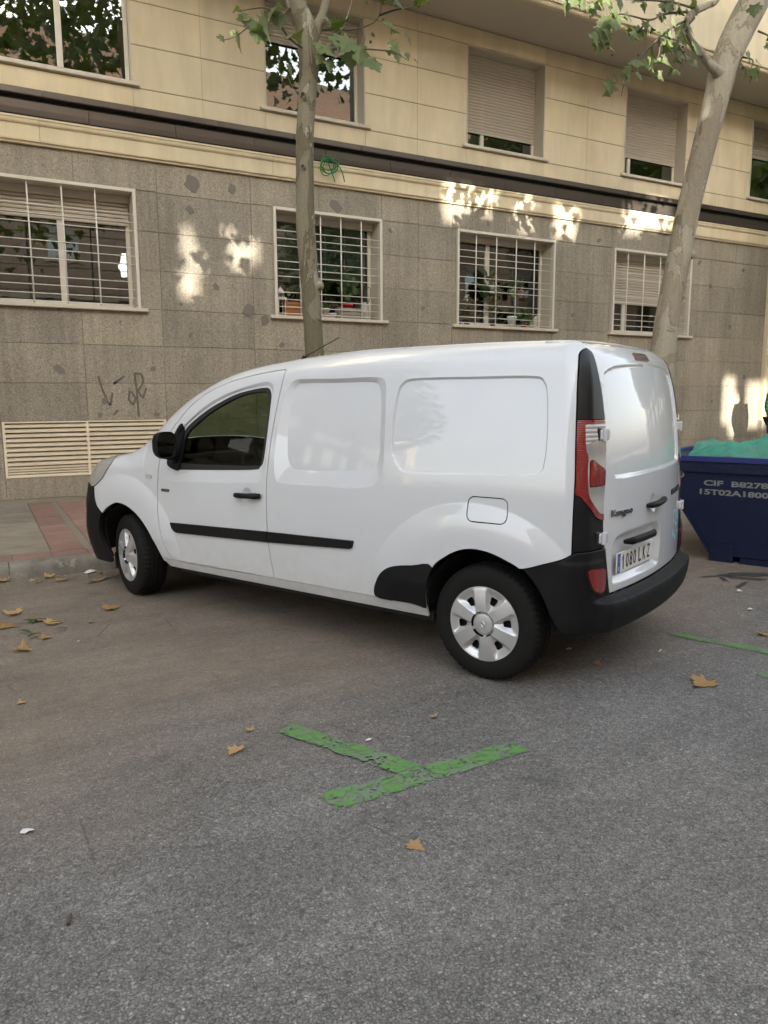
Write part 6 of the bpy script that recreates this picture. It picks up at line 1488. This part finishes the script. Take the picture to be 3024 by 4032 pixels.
for (x, z, nm, c, lab) in ((8.52, 3.40, 'white_hanging', (.68, .67, .63), 'white pot hooked on the bars in the middle of the third window'), (8.99, 3.36, 'pale_green_hanging', (.33, .42, .22), 'pale green pot hooked on the bars, left of the pink one'), (9.17, 3.36, 'pink_hanging', (.50, .27, .23), 'dull pink pot hooked on the bars, right of the green one')):
    e = pot('hanging_pot', x, D+.10, z, .062, .135, potmat(nm, c), lab); MB().tube([(0, 0, .12), (0, -.04, .20), (0, -.085, .175)], .004, 5).build('hook', MAT['bar'], e)
    if 'white' not in lab: foliage(e, (0, .02, .20), (.11, .06, .12), 80, .05, MAT['leaf_small'], 7)
e = pot('plain_pot', 8.99, yb-.03, SZ, .085, .21, potmat('white_plastic_pot', (.68, .67, .64)), 'tall white pot at the right of the third sill'); foliage(e, (-.01, .03, .26), (.10, .07, .10), 40, .08, MAT['leaf_small'], 8)
e = pot('leafy_pot', 9.30, yb, SZ, .06, .10, potmat('terracotta', (.25, .10, .05)), 'terracotta pot under a spreading leafy plant on the third sill'); foliage(e, (0, -.03, .17), (.20, .08, .15), 60, .12, MAT['leaf_small'], 9)
rk = empty('dish_rack', (9.52, yb, SZ), label='small white ribbed rack in the right corner of the third sill', cat='rack'); m = MB()
for k in range(6): m.box(-.08+.03*k, -.065+.03*k, -.02, .02, 0, .24)
m.build('ribs', MAT['bar'], rk)

# ------------------------------------------------------------------ gritty litter crumbs gathered along the kerb and over the bays
rd = random.Random(21); v = []; f = []
def crumb(x, y, s):
    b = len(v)
    for k in range(4): a = rd.uniform(0, 6.28); v.append((x+s*math.cos(a+k*1.57), y+s*.7*math.sin(a+k*1.57), .001+rd.uniform(0, .5)*s))
    v.append((x, y, .002+s*.6)); f.extend([(b+k, b+(k+1) % 4, b+4) for k in range(4)])
for _ in range(260): crumb(rd.uniform(-.2, 2.2), 6.90-abs(rd.gauss(0, .12)), rd.uniform(.004, .013))
for _ in range(420): crumb(rd.uniform(-.3, 6.2), rd.uniform(1.2, 6.6), rd.uniform(.003, .008))
for _ in range(160): crumb(rd.gauss(1.4, .35), rd.gauss(2.75, .3), rd.uniform(.002, .006))
MAT['crumb'] = plain('crumbs', (.36, .29, .20), .85, var=.7, sc=25)
o = link('litter_crumbs', mkmesh('litter_crumbs', v, f, MAT['crumb'])); tag(o, 'pale grit and leaf crumbs strewn over the asphalt', 'grit', kind='stuff')
for k, (x, y, lab) in enumerate(((-9.5, -9.5, 'added street tree across the road, behind the photographer to the left'), (-17.5, -9.5, 'added street tree across the road, furthest left behind the photographer'), (15.5, -9.5, 'added street tree across the road, behind the photographer to the right'), (25.5, -9.5, 'tall added street tree across the road, mirrored in the shuttered window right of the slender trunk'), (36, -9.5, 'tall added street tree across the road, mirrored in the window beside the leaning trunk'), (46, -9.5, 'tall added street tree across the road, mirrored in the window at the right edge'))):  # unseen trees added to vary the reflections in van and windows
    e = empty('plane_tree', (0, 0, 0), label=lab, cat='tree', group='street trees')
    trunk_mesh([(x, y, 0), (x+.1, y, 2), (x+.05, y, 4), (x+.2, y, 6), (x, y, 8.5)], [.26, .2, .18, .15, .06], 16, .02, 30+k).build('trunk', MAT['bark2'], e, True)
    n = 900; vv = []; ff = []; rd = random.Random(40+k); base = leaf_outline(); poly = base+[(-a, b) for a, b in base[-2:0:-1]]
    for _ in range(n):
        RR = 3.0 if x < 20 else 4.6; d = Vector((rd.gauss(0, 1), rd.gauss(0, 1), rd.gauss(0, 1))).normalized()*(rd.random()**.45)*RR; pp = Vector((x, y, 8 if x < 20 else 13))+Vector((d.x, d.y, d.z*.9)); s_ = rd.uniform(.3, .5)*(1 if x < 20 else 1.5)
        rm_ = Matrix.Rotation(rd.uniform(0, 6.28), 3, 'Z') @ Matrix.Rotation(rd.uniform(.2, 2.6), 3, 'X'); b = len(vv); vv.append(tuple(pp+rm_ @ Vector((0, .3*s_, 0))))
        for q in poly: vv.append(tuple(pp+rm_ @ Vector((q[0]*s_, q[1]*s_, .2*abs(q[0])*s_))))
        m_ = len(poly); ff += [(b, b+1+i, b+1+(i+1) % m_) for i in range(m_)]
    o = link('crown', mkmesh('crown', vv, ff, MAT['leaf'], True), e); o['kind'] = 'stuff'

# ------------------------------------------------------------------ worn green bay markings: paint eroded down to the asphalt
from mathutils import noise as mnoise
def fbm(x, y, sc, o=3):
    return sum(mnoise.noise(Vector((x*sc*2**k, y*sc*2**k, 3.7*k)))*.5**k for k in range(o))
def strip_surf(quad, cell, z):
    a, b, c, d = [np.array(q, float) for q in quad]      # a-b and d-c are the long sides
    nu = max(4, int(np.linalg.norm(b-a)/cell)); nv = max(4, int(np.linalg.norm(d-a)/cell))
    P = []; Q = []
    for i in range(nu+1):
        for j in range(nv+1):
            u, w = i/nu, j/nv; p_ = (a*(1-u)+b*u)*(1-w)+(d*(1-u)+c*u)*w
            P.append((p_[0], p_[1], z)); Q.append((u*np.linalg.norm(b-a), w*np.linalg.norm(d-a), min(u*np.linalg.norm(b-a), (1-u)*np.linalg.norm(b-a), w*np.linalg.norm(d-a), (1-w)*np.linalg.norm(d-a))))
    idx = np.arange((nu+1)*(nv+1)).reshape(nu+1, nv+1)
    F = np.stack([idx[:-1, :-1], idx[1:, :-1], idx[1:, 1:], idx[:-1, 1:]], -1).reshape(-1, 4)
    return Surf(np.array(P), np.hstack([np.array(P)[:, :2], np.array(Q)[:, 2:]]), F)
def paint(parent, quad, z, wear, cracks, seed):
    s_ = strip_surf(quad, .0065, z)
    n1 = lambda Q: np.array([fbm(x+seed, y, 60, 3) for x, y in Q[:, :2]]); n2 = lambda Q: np.array([fbm(x-seed, y+4, 9, 3) for x, y in Q[:, :2]])
    def cellgap(Q):
        out = []
        for x, y in Q[:, :2]:
            d_ = mnoise.voronoi(Vector((x*8.5+seed+.25*mnoise.noise(Vector((x*30, y*30, 0))), y*8.5, .5)))[0]; out.append(d_[1]-d_[0])
        return np.array(out)
    N1, N2, CG = n1(s_.Q), n2(s_.Q), cellgap(s_.Q)
    edge_ = np.clip(1-s_.Q[:, 2]/.012, 0, 1)
    res = -.33+.75*N1+.45*N2+edge_*.5+wear*.6                   # thin residue
    thick = -.22+.55*N1+1.1*N2+edge_*.7+wear+np.clip(1-CG/cracks, 0, 1)*1.2
    base = Surf(s_.P, np.stack([res, thick, s_.Q[:, 2]], 1), s_.q)
    for nm, col_, zz, mt in (('paint_residue', 0, 0, 'green'), ('paint_film', 1, .0016, 'green2')):
        q_ = base.clip(lambda Q: Q[:, col_])
        P_, F_, _ = q_.compact()
        if len(F_): link(nm, mkmesh(nm, P_+np.array([0, 0, zz]), F_, MAT[mt]), parent)
def marking(label, strips):
    e = empty('bay_marking', label=label, cat='road marking', group='green parking bay markings')
    for k, (quad, wear) in enumerate(strips): paint(e, quad, .003+.0035*k, wear, .16, 1.7*k+len(label)*.3)
marking('green painted T mark on the road nearest the camera', [([(1.043, 2.484), (1.987, 2.495), (1.992, 2.376), (1.05, 2.343)], .05), ([(1.087, 3.077), (1.40, 2.44), (1.525, 2.47), (1.18, 3.129)], -.05)])
marking('green painted stripe on the asphalt behind the van rear bumper', [([(3.769, 3.214), (4.30, 1.95), (4.42, 1.98), (3.855, 3.235)], .0)])
marking('short green stripe end at the right edge of the picture', [([(3.63, 2.50), (4.6, 2.53), (4.60, 2.42), (3.64, 2.41)], .12)])

# ------------------------------------------------------------------ unseen street trees added along the row for light and reflections
proto = empty('plane_tree', label='street tree in the same row, the first one left of the picture', cat='tree', group='street trees')
trunk_mesh([(0, 0, 0), (.1, 0, 2), (.05, 0, 4), (.2, 0, 6), (0, 0, 8.5)], [.24, .2, .18, .15, .06], 16, .02, 77).build('trunk', MAT['bark2'], proto, True)
rd = random.Random(90); vv = []; ff = []; base = leaf_outline(); poly = base+[(-a, b) for a, b in base[-2:0:-1]]
for _ in range(1000):
    d = Vector((rd.gauss(0, 1), rd.gauss(0, 1), rd.gauss(0, 1))).normalized()*(rd.random()**.45); pp = Vector((d.x*2.6, d.y*2.6, 7+d.z*3.0)); s_ = rd.uniform(.28, .45)
    rm_ = Matrix.Rotation(rd.uniform(0, 6.28), 3, 'Z') @ Matrix.Rotation(rd.uniform(.2, 2.6), 3, 'X'); b = len(vv); vv.append(tuple(pp+rm_ @ Vector((0, .3*s_, 0))))
    for q in poly: vv.append(tuple(pp+rm_ @ Vector((q[0]*s_, q[1]*s_, .2*abs(q[0])*s_))))
    m_ = len(poly); ff += [(b, b+1+i, b+1+(i+1) % m_) for i in range(m_)]
o = link('crown', mkmesh('crown', vv, ff, MAT['leaf'], True), proto); o['kind'] = 'stuff'
row = [(-4.4, 'first one left of the picture'), (-10.2, 'second one left of the picture'), (-16, 'third one left of the picture'), (-22, 'fourth one left of the picture'), (17.0, 'first one right of the picture'), (22.6, 'second one right of the picture'), (28.4, 'third one right of the picture'), (34, 'fourth one right of the picture'), (40, 'fifth one right of the picture')]
for k, (x, w) in enumerate(row):
    e = proto if k == 0 else copy_tree(proto)
    e.location = (x, 7.8, 0); e.rotation_euler = (0, 0, k*1.3); e['label'] = 'street tree in the same row, the '+w
